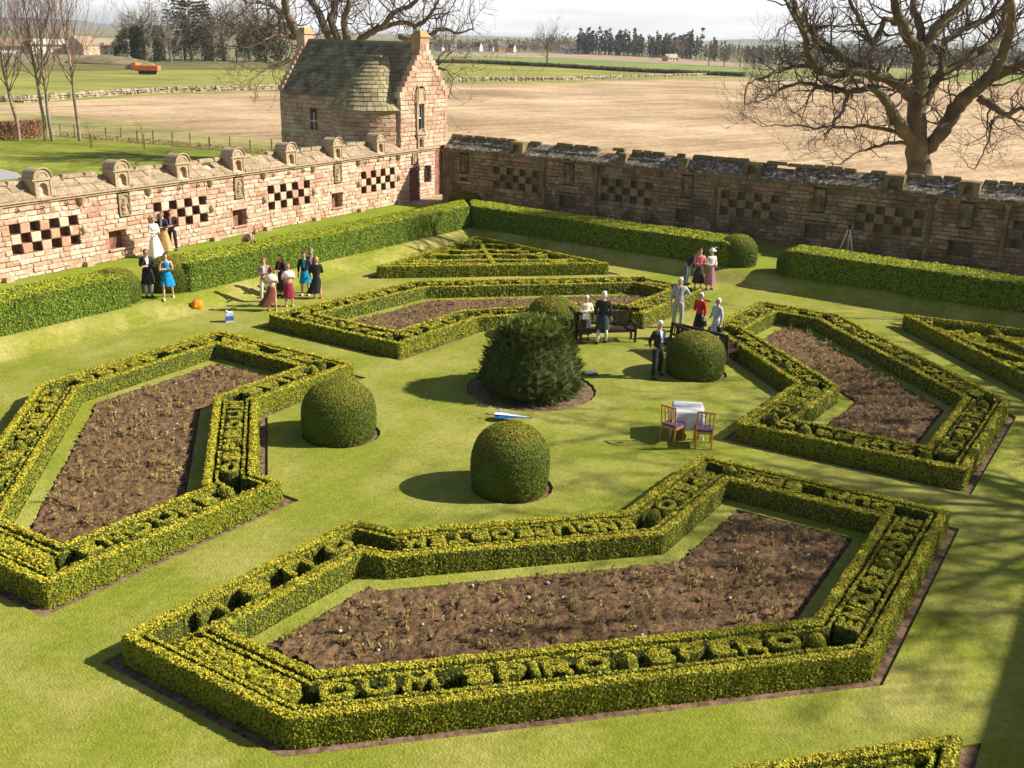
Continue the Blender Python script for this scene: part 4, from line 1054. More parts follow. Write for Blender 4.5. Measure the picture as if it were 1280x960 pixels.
# gable window, its frame and carved head
wn_ = MB().box((wx, .16, 4.53), (.50, .03, 1.5)).build('window', M['glass'], hs)
fb = MB(); 
for sx in (-1, 1): fb.box((wx + sx * .235, .10, 4.53), (.04, .05, 1.5))
for z in (3.80, 4.53, 5.26): fb.box((wx, .10, z), (.43, .045, .045))
fb.box((wx, .105, 4.9), (.03, .03, .7)); fb.build('sash', M['white'], wn_)
sf = MB()
for sx in (-1, 1): sf.box((wx + sx * .34, -.02, 4.55), (.13, .12, 1.72))
sf.box((wx, -.03, 5.38), (.82, .16, .1)); sf.box((wx, -.05, 3.70), (.86, .2, .1)); sf.build('window_surround', M['niche'], hs)
MB().box((wx, -.01, 5.78), (.56, .12, .72), taper=.62).build('carved_head', M['niche'], hs)
MB().tube([(wx - .42, -.05, 5.45), (wx - .40, -.06, 5.95), (wx - .26, -.06, 6.25), (wx, -.06, 6.32), (wx + .26, -.06, 6.25), (wx + .40, -.06, 5.95), (wx + .42, -.05, 5.45)], .045, 5).build('carved_scroll', M['niche'], hs)
niche_L(hs, wx, 2.88, .62, .62, -.04, .3)
MB().box(((HX0 + HX1 - .9) / 2, -.01, EL + .0), (HX1 - HX0 - .9, .16, .09)).build('string_course', M['niche'], hs)
carved_panel(hs, 25.5, 2.08, 2.72, .5, M['coping'])
dr = MB(); 
for k in range(5): dr.box((25.06 + .095 + k * .17, .13, .92), (.165, .05, 1.82))
dp_ = dr.build('door', mat('dark_red_door', (.20, .045, .03), .6, (.13, .03, .02), 8), hs); dp_['kind'] = 'stuff'
MB().tube([(25.84, .09, .95), (25.84, .06, .95), (25.84, .06, 1.05)], .015, 5).build('handle', M['wood_dark'], dp_)
gb = MB().box((26.74, .2, 1.36), (.66, .03, .78)).build('window', M['glass'], hs); bars = MB()
for k in range(4): bars.tube([(26.5 + k * .16, .08, .97), (26.5 + k * .16, .08, 1.75)], .014, 5)
for z in (1.2, 1.5): bars.tube([(26.4, .08, z), (27.08, .08, z)], .012, 5)
bars.build('iron_bars', M['wood_dark'], gb)
sw = MB().box((HX0 + .10, 6.32, 4.1), (.04, .5, .95)).build('window', M['glass'], hs); fb = MB()
fb.box((HX0 + .05, 6.32, 4.1), (.05, .04, .95)); fb.box((HX0 + .05, 6.32, 4.1), (.045, .5, .04)); fb.build('sash', M['white'], sw)
MB().box((HX0 - .03, 6.3, 3.38), (.12, .5, .1)).build('water_spout', M['stoneH'], hs)
# ------------------------------------------------------------------ garden furniture and small things
def yaw_of(a, b): return math.atan2(b[1] - a[1], b[0] - a[0])
def bench(p, rz, w, label):
    """slatted park bench; p = middle of the ground under it, front towards local -y"""
    r = empty('garden_bench', p, rz, label, 'bench', 'dark slatted garden benches'); m = M['wood_dark']
    for k in range(4): MB().box((0, -.22 + k * .115, .43), (w - .1, .09, .03)).build('seat_slat', m, r)
    for sx in (-1, 1):
        MB().box((sx * (w / 2 - .04), -.27, .31), (.07, .07, .62)).build('leg', m, r)
        MB().box((sx * (w / 2 - .04), .24, .46), (.07, .06, .92), M=Matrix.Rotation(rad(-5), 3, 'X')).build('back_leg', m, r)
        MB().box((sx * (w / 2 - .04), -.03, .635), (.08, .58, .035)).build('armrest', m, r)
        MB().box((sx * (w / 2 - .04), 0, .38), (.05, .5, .07)).build('side_rail', m, r)
    MB().box((0, .275, .90), (w - .09, .045, .09)).build('top_rail', m, r); MB().box((0, .24, .56), (w - .09, .04, .06)).build('bottom_rail', m, r)
    MB().box((0, -.27, .385), (w - .15, .035, .07)).build('front_rail', m, r)
    n = int(w / .115)
    for k in range(n): MB().box((-w / 2 + .1 + (w - .2) * k / (n - 1), .258, .73), (.05, .02, .30), M=Matrix.Rotation(rad(-5), 3, 'X')).build('back_slat', m, r)
    return r
a, b = at(722, 430), at(793, 428); bench(((a[0] + b[0]) / 2, (a[1] + b[1]) / 2 + .3, 0), yaw_of(a, b), 1.95, 'dark slatted bench behind the woman in white and the kilted man')
a, b = at(838, 403, .92), at(868, 417, .92); bench(((a[0] + b[0]) / 2 - .12, (a[1] + b[1]) / 2 - .22, 0), yaw_of(a, b), 1.7, 'dark slatted bench between the man in black and the clipped dome')
a, b = at(855, 406, .92), at(908, 419, .92); bench(((a[0] + b[0]) / 2 + .12, (a[1] + b[1]) / 2 + .22, 0), yaw_of(a, b) + math.pi, 1.95, 'dark slatted bench backing onto the dome, below the woman in red')
# table with a white cloth
tb = [at(844.5, 501, .74), at(880, 504, .74), at(886, 512, .74), at(876, 516, .74), at(845, 514, .74)]
tc = ((tb[0][0] + tb[3][0]) / 2, (tb[0][1] + tb[3][1]) / 2); tz = yaw_of(tb[4], tb[3])
tw = .74; td = .80
tr = empty('table', (tc[0], tc[1], 0), tz, 'small square table hidden under the white cloth', 'table')
MB().box((0, 0, .715), (tw - .06, td - .06, .03)).build('tabletop', M['wood_chair'], tr)
for sx in (-1, 1):
    for sy in (-1, 1): MB().box((sx * (tw / 2 - .08), sy * (td / 2 - .08), .35), (.045, .045, .7)).build('leg', M['wood_chair'], tr)
def cloth_mesh():
    n = 40; V = []; 
    for j in range(n + 1):
        for i in range(n + 1):
            x = (i / n - .5) * (tw + .9); y = (j / n - .5) * (td + .9)
            ox, oy = max(0, abs(x) - tw / 2), max(0, abs(y) - td / 2); cx, cy = max(-tw / 2, min(tw / 2, x)), max(-td / 2, min(td / 2, y))
            dl = math.hypot(ox, oy)
            if dl > 0:
                drop = min(.70, (ox + oy) * .95); fl = .05 + .04 * math.sin(9 * (x - y)) + .03 * mnoise.noise(Vector((x * 5, y * 5, 1)))
                nx = cx + (math.copysign(ox / dl, x) if ox else 0) * fl * min(1, dl * 5); ny = cy + (math.copysign(oy / dl, y) if oy else 0) * fl * min(1, dl * 5); z = .742 - drop
            else: nx, ny, z = x, y, .742 + .004 * mnoise.noise(Vector((x * 6, y * 6, 0)))
            V.append((nx, ny, z))
    F = [(j * (n + 1) + i, j * (n + 1) + i + 1, (j + 1) * (n + 1) + i + 1, (j + 1) * (n + 1) + i) for j in range(n) for i in range(n)]
    return V, F
V, F = cloth_mesh(); o = MB().add(V, F).build('tablecloth', M['cloth'], None, True); o.location = (tc[0], tc[1], 0); o.rotation_euler = (0, 0, tz)
tag(o, 'white cloth draped over the small table on the lawn', 'tablecloth')
def chair(p, rz, label):
    r = empty('dining_chair', p, rz, label, 'chair', 'wooden chairs at the white table'); m = M['wood_chair']   # front = local -y
    w = .44
    MB().box((0, -.01, .45), (w - .03, .42, .05), taper=.94).build('seat', M['purple'], r); MB().box((0, -.01, .40), (w, .43, .06)).build('seat_frame', m, r)
    for sx in (-1, 1):
        MB().box((sx * (w / 2 - .02), -.19, .20), (.035, .035, .40)).build('leg', m, r)
        MB().tube([(sx * (w / 2 - .02), .26, 0), (sx * (w / 2 - .02), .20, .42), (sx * (w / 2 - .02), .27, .98)], [.02, .022, .018], 6).build('back_leg', m, r)
    MB().tube([(-w / 2, .265, .96), (0, .30, .98), (w / 2, .265, .96)], .024, 6).build('top_rail', m, r)
    MB().tube([(-w / 2 + .02, .215, .50), (w / 2 - .02, .215, .50)], .014, 6).build('low_rail', m, r)
    for k in (-.1, 0, .1): MB().box((k, .245, .735), (.03, .014, .46), M=Matrix.Rotation(rad(-8), 3, 'X')).build('back_slat', m, r)
    MB().tube([(0, .2, .8), (0, .18, .84), (0, .22, .88)], .025, 5).build('slat_scroll', m, r)
a, b = at(826, 551.5), at(840, 556); cz = yaw_of(a, b); chair(((a[0] + b[0]) / 2 - .25 * math.sin(cz), (a[1] + b[1]) / 2 + .25 * math.cos(cz), 0), cz + math.pi, 'wooden chair with purple seat on the left of the white table')
a, b = at(870.5, 561), at(887, 562); cz = yaw_of(a, b); chair(((a[0] + b[0]) / 2 - .25 * math.sin(cz), (a[1] + b[1]) / 2 + .25 * math.cos(cz), 0), cz + math.pi, 'wooden chair with purple seat on the right of the white table')
# closed umbrella lying on the lawn
p0, p1 = at(613, 521, .06), at(662, 526, .03); u = Vector(p1) - Vector(p0); L_ = u.length
r = empty('umbrella', p0, yaw_of(p0, p1), 'closed blue and white umbrella lying on the lawn', 'umbrella')
cols = [cloth('umb_blue', (.01, .10, .60)), cloth('umb_white', (.75, .8, .85)), cloth('umb_green', (.10, .40, .32))]
for k in range(8):
    a0, a1 = 2 * math.pi * k / 8, 2 * math.pi * (k + 1) / 8; V = []
    for t, rr in ((0.12, .13), (.25, .15), (.5, .10), (.8, .04), (1, .012)):
        for a in (a0, (a0 + a1) / 2, a1):
            q = rr * (1 + .0) * (.72 if a == (a0 + a1) / 2 and t < .9 else 1); V.append((t * L_, q * math.cos(a) * 1.25, .07 + q * .55 * math.sin(a)))
    MB().add(V, [(3 * i + j, 3 * i + j + 1, 3 * i + j + 4, 3 * i + j + 3) for i in range(4) for j in range(2)]).build('canopy_panel', cols[(0, 0, 1, 0, 2, 0, 0, 1)[k]], r)
MB().tube([(-.02, 0, .07), (L_ * 1.05, 0, .05)], .009, 6).build('shaft', M['wood_dark'], r)
MB().tube([(-.02, 0, .07), (-.10, .01, .07), (-.13, .04, .07), (-.10, .07, .06)], .014, 6).build('handle', M['wood_dark'], r)
# folded dark case
c = at(737, 468, 0); o = MB().box((0, 0, .045), (.46, .30, .05), taper=.95).build('case_lid', cloth('case_grey', (.10, .11, .14)), None)
r = empty('folded_case', c, rad(10), 'flat grey folder lying on the grass right of the central yew', 'case'); o.parent = r
MB().box((.02, 0, .01), (.44, .28, .03)).build('case_base', cloth('case_blk', (.03, .03, .035)), r)
# orange bag and blue-white box
c = at(247, 387, gz(*at(247, 387, .1)[:2])); r = empty('orange_bag', c, .3, 'round orange bag on the grass below the path', 'bag')
MB().lathe([(.05, 0), (.17, .05), (.21, .16), (.19, .27), (.10, .34), (.04, .36)], 14, wob=lambda a, t: .05 * math.sin(a * 5)).build('bag_body', cloth('orange', (.75, .22, .015)), r, True)
MB().tube([(-.1, 0, .3), (-.06, .02, .42), (.05, .02, .42), (.1, 0, .3)], .016, 5).build('handle', cloth('orange2', (.45, .12, .01)), r)
MB().ell((-.05, -.18, .17), (.05, .03, .06)).build('clasp', cloth('yellow', (.8, .5, .05)), r)
c = at(287, 402, 0); r = empty('carton', c, .4, 'small blue and white carton standing on the lawn', 'carton')
MB().box((0, 0, .17), (.26, .2, .34)).build('carton_body', cloth('carton', (.55, .6, .72)), r)
MB().box((0, -.101, .14), (.262, .006, .16)).build('blue_band', cloth('cartonblue', (.06, .12, .42)), r); MB().box((.131, 0, .14), (.006, .202, .16)).build('blue_band', cloth('cartonblue', (.06, .12, .42)), r)
MB().box((-.05, 0, .36), (.12, .19, .02), M=Matrix.Rotation(.5, 3, 'Y')).build('flap', cloth('carton', (.55, .6, .72)), r)
# tripod
c = at(1057, 321, T); r = empty('tripod', c, .2, 'white legged tripod standing on the terrace by the shaded wall', 'tripod')
for k in range(3):
    a = 2 * math.pi * k / 3 - 1.2; MB().tube([(.42 * math.cos(a), .42 * math.sin(a), 0), (.22 * math.cos(a), .22 * math.sin(a), .65), (.05 * math.cos(a), .05 * math.sin(a), 1.22)], [.016, .022, .028], 6).build('leg', M['white'], r)
MB().tube([(0, 0, 1.0), (0, 0, 1.34)], .022, 6).build('column', M['wood_dark'], r); MB().box((0, 0, 1.38), (.12, .1, .09)).build('tripod_head', M['wood_dark'], r)
# things on the right-hand bench
p = at(884, 414, .95)
# rose stumps and stones in the beds
def bed_detail():
    for k, P in SOIL.items():
        A = np.array(P); x0, y0 = A.min(0); x1, y1 = A.max(0); mb = MB(); st = MB(); n = {'front': 240, 'left': 210, 'right': 170, 'far': 150}[k]; PI_ = offset(P, .12)
        c = 0
        while c < n:
            x, y = random.uniform(x0, x1), random.uniform(y0, y1)
            if not inside((x, y), PI_): continue
            c += 1; hh = random.uniform(.07, .2) * (1.35 if k != 'front' else 1)
            for q in range(random.randint(2, 5)):
                a = random.uniform(0, 6.28); b_ = random.uniform(.02, .09); m1 = (x + b_ * math.cos(a), y + b_ * math.sin(a), .03 + hh * .6)
                mb.tube([(x, y, 0), m1, (m1[0] + random.uniform(-.03, .03), m1[1] + random.uniform(-.03, .03), hh * 1.2)], [.009, .007, .004], 4, False)
                for z_ in range(2):
                    t = random.uniform(.5, 1.1); d = Vector((random.gauss(0, 1), random.gauss(0, 1), .8)).normalized() * .05; p_ = Vector((x + (m1[0] - x) * t, y + (m1[1] - y) * t, hh * t)); sde = d.orthogonal() * .4
                    mb.add([p_, p_ + d * .5 + sde, p_ + d, p_ + d * .5 - sde], [(0,1,2,3)])
        o = mb.build('rose_stumps', M['rosetwig'], None); tag(o, None, None, None, 'stuff')
        c = 0
        while c < n * .1:
            x, y = random.uniform(x0, x1), random.uniform(y0, y1)
            if not inside((x, y), PI_): continue
            c += 1; s_ = random.uniform(.015, .045); st.ell((x, y, .07), (s_, s_ * .8, s_ * .6), 6, 4, Matrix.Rotation(random.uniform(0, 6), 3, 'Z'))
        o = st.build('white_pebbles', M['pebble'], None); tag(o, None, None, None, 'stuff')
M['rosetwig'] = mat('rose_twigs', (.28, .19, .08), .9, (.42, .34, .12), 8); M['pebble'] = mat('pale_pebbles', (.62, .57, .54), .8)
bed_detail()
# ------------------------------------------------------------------ people
def skin_mesh(name, pts, edges, m, parent, root=0, sub=1):
    me = bpy.data.meshes.new('tmp'); me.from_pydata([p[:3] for p in pts], edges, []); o = bpy.data.objects.new('tmp', me); COL.objects.link(o)
    md = o.modifiers.new('s', 'SKIN'); md.use_smooth_shade = True
    for i, v in enumerate(me.skin_vertices[0].data): r = pts[i][3]; v.radius = r if isinstance(r, tuple) else (r, r); v.use_root = (i == root)
    s2 = o.modifiers.new('u', 'SUBSURF'); s2.levels = sub; s2.render_levels = sub
    PEND.append((o, name, m, parent)); return o
PEND = []
def flush():
    bpy.context.view_layer.update(); dg = bpy.context.evaluated_depsgraph_get()
    for o, name, m, parent in PEND:
        me = bpy.data.meshes.new_from_object(o.evaluated_get(dg)); me.materials.clear(); me.materials.append(m)
        link(bpy.data.objects.new(name, me), parent)
    for o, *_ in PEND: me = o.data; bpy.data.objects.remove(o); bpy.data.meshes.remove(me)
    PEND.clear()
def person(foot, hgt, face, label, top=(.05,.05,.05), bottom=('trousers', (.05,.05,.05)), hair=(.3,.3,.3), pose='hang', sleeves=True, dress=None, group='wedding guests', hat=None, bag=None, shirt=None, lean=0, stance=.1, hairlong=False, step=0, shoes=(.03,.03,.03), legc=None, fem=False, turn=0, shawl=None, bend=0, crouch=False, tie=None, z=None, wind=None):
    gx, gy = foot[0], foot[1]; gzv = gz(gx, gy) if z is None else z
    r = empty('person', (gx, gy, gzv), face, label, 'person', group); r.scale = (hgt / 1.75,) * 3
    S = .92 if fem else 1.0; sw = .185 * S
    hipz = .93; 
    if crouch: hipz = .48
    bt = bend; H = Vector((0, 0, hipz))
    def up(d, side=0, fwd=0):     # point along the bent torso (front is -y)
        return H + Vector((side, -math.sin(bt) * d - fwd * math.cos(bt), math.cos(bt) * d - fwd * math.sin(bt)))
    ch = up(.30); nk = up(.53); hd = up(.69, turn * .01, .02 + .04 * math.sin(bt)); 
    sh = {s: up(.46, s * sw) for s in (-1, 1)}
    kn, an, hp = {}, {}, {}
    for s in (-1, 1):
        hp[s] = H + Vector((s * .095, 0, -.04)); st_ = s * step
        if crouch: kn[s] = Vector((s * .14, -.38, .42)); an[s] = Vector((s * .12, -.05, .08))
        else: kn[s] = Vector((s * (.1 + stance * .2), -.03 + st_ * .55, .49)); an[s] = Vector((s * (.09 + stance * .4), .02 + st_, .08))
    el, ha = {}, {}
    for s in (-1, 1):
        p = pose if isinstance(pose, str) else pose[0 if s < 0 else 1]
        if p == 'hang': el[s] = sh[s] + Vector((s * .06, .02, -.28)); ha[s] = el[s] + Vector((s * .01, -.06, -.25))
        elif p == 'back': el[s] = sh[s] + Vector((s * .08, .10, -.26)); ha[s] = el[s] + Vector((-s * .13, .09, -.19))
        elif p == 'front': el[s] = sh[s] + Vector((s * .07, -.02, -.28)); ha[s] = Vector((s * .05, -.26, sh[s].z - .30)) + Vector((0, up(.3).y, 0))
        elif p == 'fold': el[s] = sh[s] + Vector((s * .07, -.05, -.27)); ha[s] = Vector((-s * .10, -.24 + ch.y, sh[s].z - .22))
        elif p == 'face': el[s] = sh[s] + Vector((s * .07, -.12, -.22)); ha[s] = hd + Vector((s * .04, -.14, -.12))
        elif p == 'hip': el[s] = sh[s] + Vector((s * .17, .08, -.24)); ha[s] = Vector((s * .15, -.04, hipz + .05))
        elif p == 'down': el[s] = sh[s] + Vector((s * .04, -.06, -.28)); ha[s] = el[s] + Vector((0, -.05, -.25))
    # body: one skinned surface with fingers
    P = [(*H, (.14, .105)), (*up(.14), (.12, .09)), (*ch, (.145, .10)), (*up(.44), (.13, .09)), (*nk, (.055, .055)), (*up(.58), .052), (*(hd + Vector((0, 0, 0))), (.075, .092)), (*(hd + (up(.8) - up(.69))), (.06, .075))]
    E = [(0,1),(1,2),(2,3),(3,4),(4,5),(5,6),(6,7)]
    def add(p, rr, par): P.append((*p, rr)); E.append((par, len(P) - 1)); return len(P) - 1
    for s in (-1, 1):
        a = add(sh[s], .055, 3); b = add((sh[s] + el[s]) / 2, .047, a); c = add(el[s], .04, b); d = add((el[s] + ha[s]) / 2, .036, c); e = add(ha[s], .026, d)
        dr = (ha[s] - el[s]).normalized(); pm = add(ha[s] + dr * .055, (.034, .018), e); sdv = dr.cross(Vector((0, 1, 0.2))).normalized()
        for q in range(4):
            o_ = (q - 1.5) * .02; l1 = (.034, .038, .036, .028)[q]; f1 = add(ha[s] + dr * .10 + sdv * o_, .0095, pm); f2 = add(ha[s] + dr * (.10 + l1) + sdv * o_ * 1.1 + Vector((0, -.012, 0)), .008, f1); add(ha[s] + dr * (.095 + 1.7 * l1) + sdv * o_ + Vector((0, -.03, 0)), .007, f2)
        t1 = add(ha[s] + dr * .035 - sdv * .042, .010, e); add(ha[s] + dr * .075 - sdv * .055, .008, t1)
        a = add(hp[s], .085, 0); b = add((hp[s] + kn[s]) / 2, .078, a); c = add(kn[s], .056, b); d = add(kn[s] * .6 + an[s] * .4 + Vector((0, .02, 0)), .055, c); e = add(an[s], .036, d)
    mskin = M['skin'] if legc is None else M['skin']
    skin_mesh('body', P, E, mskin, r)
    # face
    fc = MB(); fc.ell(hd + Vector((0, -.098, .005)), (.016, .022, .026), 7, 5); fb_ = fc.build('nose', M['skin'], r, True)
    ey = MB(); 
    for s in (-1, 1): ey.ell(hd + Vector((s * .03, -.083, .03)), (.011, .007, .007), 6, 4)
    e_ = ey.build('eyes', cloth('eye', (.04, .03, .025)), r); MB().ell(hd + Vector((0, -.084, -.045)), (.024, .008, .007), 6, 4).build('mouth', cloth('lip', (.35, .10, .09)), r)
    for s in (-1, 1): MB().ell(hd + Vector((s * .079, .0, .005)), (.012, .022, .032), 6, 5).build('ear', M['skin'], r)
    # hair
    hm = cloth('hair%.2f%.2f' % (hair[0], hair[1]), hair, .6); hb = MB()
    V = []; n_ = 14
    prof = [(.001, .135), (.05, .125), (.078, .095), (.092, .05), (.094, 0), (.085, -.05), (.06, -.085)] if not hairlong else [(.001, .135), (.055, .128), (.085, .1), (.1, .05), (.104, 0), (.104, -.07), (.098, -.15), (.07, -.2)]
    base = 0
    for rr, zz in prof:
        for k in range(n_):
            a = 2 * math.pi * k / n_; fy = math.sin(a) * rr * 1.12; cut = 1.0
            zf_ = zz
            if math.sin(a) < -.25 and zz < .06: fy = math.sin(a) * rr * .45; zf_ = max(zz, .045)
            V.append(hd + Vector((math.cos(a) * rr, fy + .012, zf_ + .012 * mnoise.noise(Vector((a * 3, zz * 30, 1))))))
    F = [(j * n_ + k, j * n_ + (k + 1) % n_, (j + 1) * n_ + (k + 1) % n_, (j + 1) * n_ + k) for j in range(len(prof) - 1) for k in range(n_)]
    MB().add(V, F).build('hair', hm, r, True)
    # top garment
    kindb = bottom[0]; tm = cloth('top%.2f%.2f%.2f' % top, top); 
    q = [(*(H + Vector((0, 0, -.17 if kindb == 'trousers' else -.10))), (.175 * (S + .05), .14)), (*up(.10), (.15 * S, .125)), (*ch, (.175 * S, .135)), (*up(.44), (.165 * S, .115)), (*up(.515), (.075, .075))]
    qe = [(0,1),(1,2),(2,3),(3,4)]
    if sleeves:
        for s in (-1, 1):
            i0 = len(q); w = el[s] * .22 + ha[s] * .78
            q += [(*sh[s], .078), (*((sh[s] + el[s]) / 2), .067), (*el[s], .058), (*w, .046)]; qe += [(3, i0), (i0, i0 + 1), (i0 + 1, i0 + 2), (i0 + 2, i0 + 3)]
    tn = 'bodice' if dress else ('jacket' if not shawl else 'top')
    skin_mesh(tn, q, qe, tm, r)
    if shirt:
        MB().add([up(.50, -.05, .10), up(.50, .05, .10), up(.22, .0, .152)], [(0, 1, 2)]).build('shirt_front', cloth('shirt%.2f%.2f' % shirt[:2], shirt), r)
        V = [up(.505, -.055, .085), up(.505, .055, .085), up(.20, .03, .142), up(.20, -.03, .142)]; V2 = [v + Vector((0, -.012, 0)) for v in V]
        MB().add(V + V2, [(4,5,6,7),(0,4,7,3),(1,2,6,5),(0,1,5,4),(3,7,6,2)]).build('shirt', cloth('shirt%.2f%.2f' % shirt[:2], shirt), r)
    if tie: MB().box(up(.36, 0, .158), (.035, .012, .27)).build('tie', cloth('tie%.2f%.2f' % tie[:2], tie), r)
    if shawl:
        sm = cloth('shawl%.2f' % shawl[0], shawl); sb = MB()
        sb.lathe([(.235, .0), (.25, .07), (.24, .16), (.17, .23), (.09, .27)], 18, up(.27), 1.0, .72, wob=lambda a, t: .05 * math.sin(5 * a)); sb.build('shawl', sm, r, True)
    kind, bc = bottom; bm = cloth('bot%.2f%.2f%.2f' % bc, bc)
    def skirt(z_top, z_bot, r0, r1, name, m, folds=9, amp=.06):
        sb = MB(); pr = []; nn = 7; base = 0; N = 36; wd = wind or (0, 0)
        for j in range(nn):
            t = j / (nn - 1); z_ = z_top + (z_bot - z_top) * t; rr = r0 + (r1 - r0) * (t ** .8 if t > .3 else t)
            for k in range(N):
                a = 2 * math.pi * k / N; w = 1 + amp * t * math.sin(folds * a + .7 * math.sin(3 * a)); sb.v.append((rr * w * math.cos(a) + wd[0] * t * t, rr * .78 * w * math.sin(a) + wd[1] * t * t + (hip_y * (1 - t)), z_))
        for j in range(nn - 1):
            for k in range(N): sb.f.append((j * N + k, (j + 1) * N + k, (j + 1) * N + (k + 1) % N, j * N + (k + 1) % N))
        sb.f.append(tuple(range(N)))
        sb.build(name, m, r, True)
    hip_y = 0
    if kind == 'trousers':
        q = [(*(H + Vector((0, 0, .04))), (.155, .12)), (*H, (.15, .12))]; qe = [(0, 1)]
        for s in (-1, 1):
            i0 = len(q); q += [(*hp[s], .105), (*((hp[s] + kn[s]) / 2), .092), (*kn[s], .076), (*(kn[s] * .45 + an[s] * .55), .07), (*(an[s] + Vector((0, 0, .0))), .062)]; qe += [(1, i0), (i0, i0 + 1), (i0 + 1, i0 + 2), (i0 + 2, i0 + 3), (i0 + 3, i0 + 4)]
        skin_mesh('trousers', q, qe, bm, r)
    elif kind == 'kilt':
        skirt(1.0, .50, .165, .24, 'kilt', bm, 18, .05)
        MB().lathe([(.02, .0), (.07, .02), (.075, .12), (.06, .16)], 9, (0, -.20, .70), 1, .4).build('sporran', cloth('sporran', (.05, .04, .035)), r)
        MB().lathe([(.175, 0), (.175, .05)], 18, (0, 0, .965), 1, .8).build('belt', cloth('belt', (.015, .015, .015)), r)
        for s in (-1, 1): MB().tube([kn[s] + Vector((0, 0, -.06)), kn[s] * .6 + an[s] * .4 + Vector((0, .02, 0)), an[s]], [.062, .064, .045], 10).build('sock', cloth('sock', (.72, .70, .64)), r, True)
    else:
        zb = {'mini': .50, 'knee': .40, 'midi': .24, 'long': .04}[kind]; r1 = {'mini': .22 + .25 * abs(step), 'knee': .235, 'midi': .27, 'long': .38}[kind]
        skirt(1.03, zb, .135, r1, 'skirt', bm, 7, .07)
    smt = cloth('shoe%.2f%.2f' % shoes[:2], shoes, .4)
    for s in (-1, 1): 
        sh_ = MB(); sh_.ell(an[s] + Vector((0, -.07, -.04)), (.047, .14, .045), 10, 6); sh_.box(an[s] + Vector((0, -.06, -.07)), (.085, .25, .02)); o = sh_.build('shoe', smt, r, True); 
    if hat:
        hm_ = cloth('hat%.2f' % hat[0], hat); hb = MB(); hb.lathe([(.17, .06), (.175, .075), (.095, .085), (.09, .15), (.05, .175), (.01, .18)], 16, hd, 1, 1.05, wob=lambda a, t: .06 * math.sin(3 * a) * (1 - t)); hb.build('hat', hm_, r, True)
        for k in range(4): MB().tube([hd + Vector((.08, 0, .12)), hd + Vector((.12 + .02 * k, .03 * k - .04, .2)), hd + Vector((.18, .06 * k - .09, .22 - .02 * k))], [.012, .014, .004], 5).build('feather', hm_, r)
    if bag:
        bp = ha[1] + Vector((.02, -.02, -.13)); g_ = cloth('bag%.2f' % bag[0], bag); o = MB().box(bp + Vector((0, 0, -.06)), (.26, .10, .18), taper=.8).build('handbag', g_, r)
        MB().tube([bp + Vector((-.09, 0, .02)), bp + Vector((-.05, 0, .12)), bp + Vector((.05, 0, .12)), bp + Vector((.09, 0, .02))], .01, 5).build('strap', g_, o)
    return r
def og(px, py):
    z = 0
    for _ in range(12): p = at(px, py, z); z = .5 * z + .5 * gz(p[0], p[1])
    return at(px, py, z)
def fc(deg): return rad(deg)     # 0 = facing the camera (local -y towards the viewer)
BLK, NAV, GRY, WHT = (.018, .018, .022), (.02, .025, .06), (.30, .31, .34), (.78, .76, .72)
white_h, brown_h, dark_h, red_h, blond_h, grey_h = (.78, .76, .72), (.09, .045, .025), (.03, .018, .014), (.22, .07, .03), (.45, .28, .12), (.28, .26, .25)
person(at(820, 471), 1.74, fc(35), 'white-haired man in a black suit and blue tie walking by the clipped dome', BLK, ('trousers', BLK), white_h, 'back', shirt=(.75, .75, .78), tie=(.05, .2, .6), step=.1, stance=.35, turn=1)
person(at(846, 409), 1.78, fc(-5), 'white-haired man in a light grey suit standing behind the benches', (.36, .37, .40), ('trousers', (.33, .34, .38)), white_h, ('hang', 'hip'), shirt=(.7, .7, .76), tie=(.03, .03, .10), shoes=(.03, .03, .03))
person(at(872, 424), 1.62, fc(-50), 'white-haired woman in a red jacket holding a black handbag behind the bench', (.48, .035, .02), ('knee', BLK), white_h, ('front', 'hang'), fem=True, bag=(.02, .02, .02))
person(at(893, 432), 1.62, fc(-60), 'white-haired woman in a pale grey jacket at the right end of the bench', (.42, .44, .50), ('midi', (.50, .52, .56)), white_h, ('front', 'hang'), fem=True, bag=(.02, .02, .03))
person(at(752, 429), 1.76, fc(170), 'grey-haired man in black jacket and dark kilt seen from behind at the bench', BLK, ('kilt', (.03, .05, .06)), (.6, .58, .56), 'hang', step=.12, shoes=(.02, .02, .02))
person(at(731, 424), 1.50, fc(10), 'white-haired woman in a cream jacket and dark skirt beside the bench', (.74, .70, .50), ('midi', (.06, .05, .06)), white_h, 'fold', fem=True, bag=(.6, .6, .62), shoes=(.2, .05, .1))
person(at(857, 356), 1.68, fc(60), 'man in dark jacket bending forward at the edge of the far hedge', (.022, .022, .032), ('trousers', (.13, .15, .20)), grey_h, 'down', bend=.75)
person(at(872, 360), 1.62, fc(0), 'red-haired woman in a pink cardigan and dark flowered skirt', (.68, .20, .22), ('midi', (.045, .03, .035)), red_h, 'front', fem=True, shoes=(.4, .3, .2))
person(at(886, 362), 1.66, fc(25), 'woman in a mauve dress with cream wrap and feathered hat', (.62, .54, .50), ('midi', (.30, .13, .18)), (.5, .4, .3), ('front', 'front'), fem=True, hat=(.80, .78, .72), shoes=(.5, .35, .3))
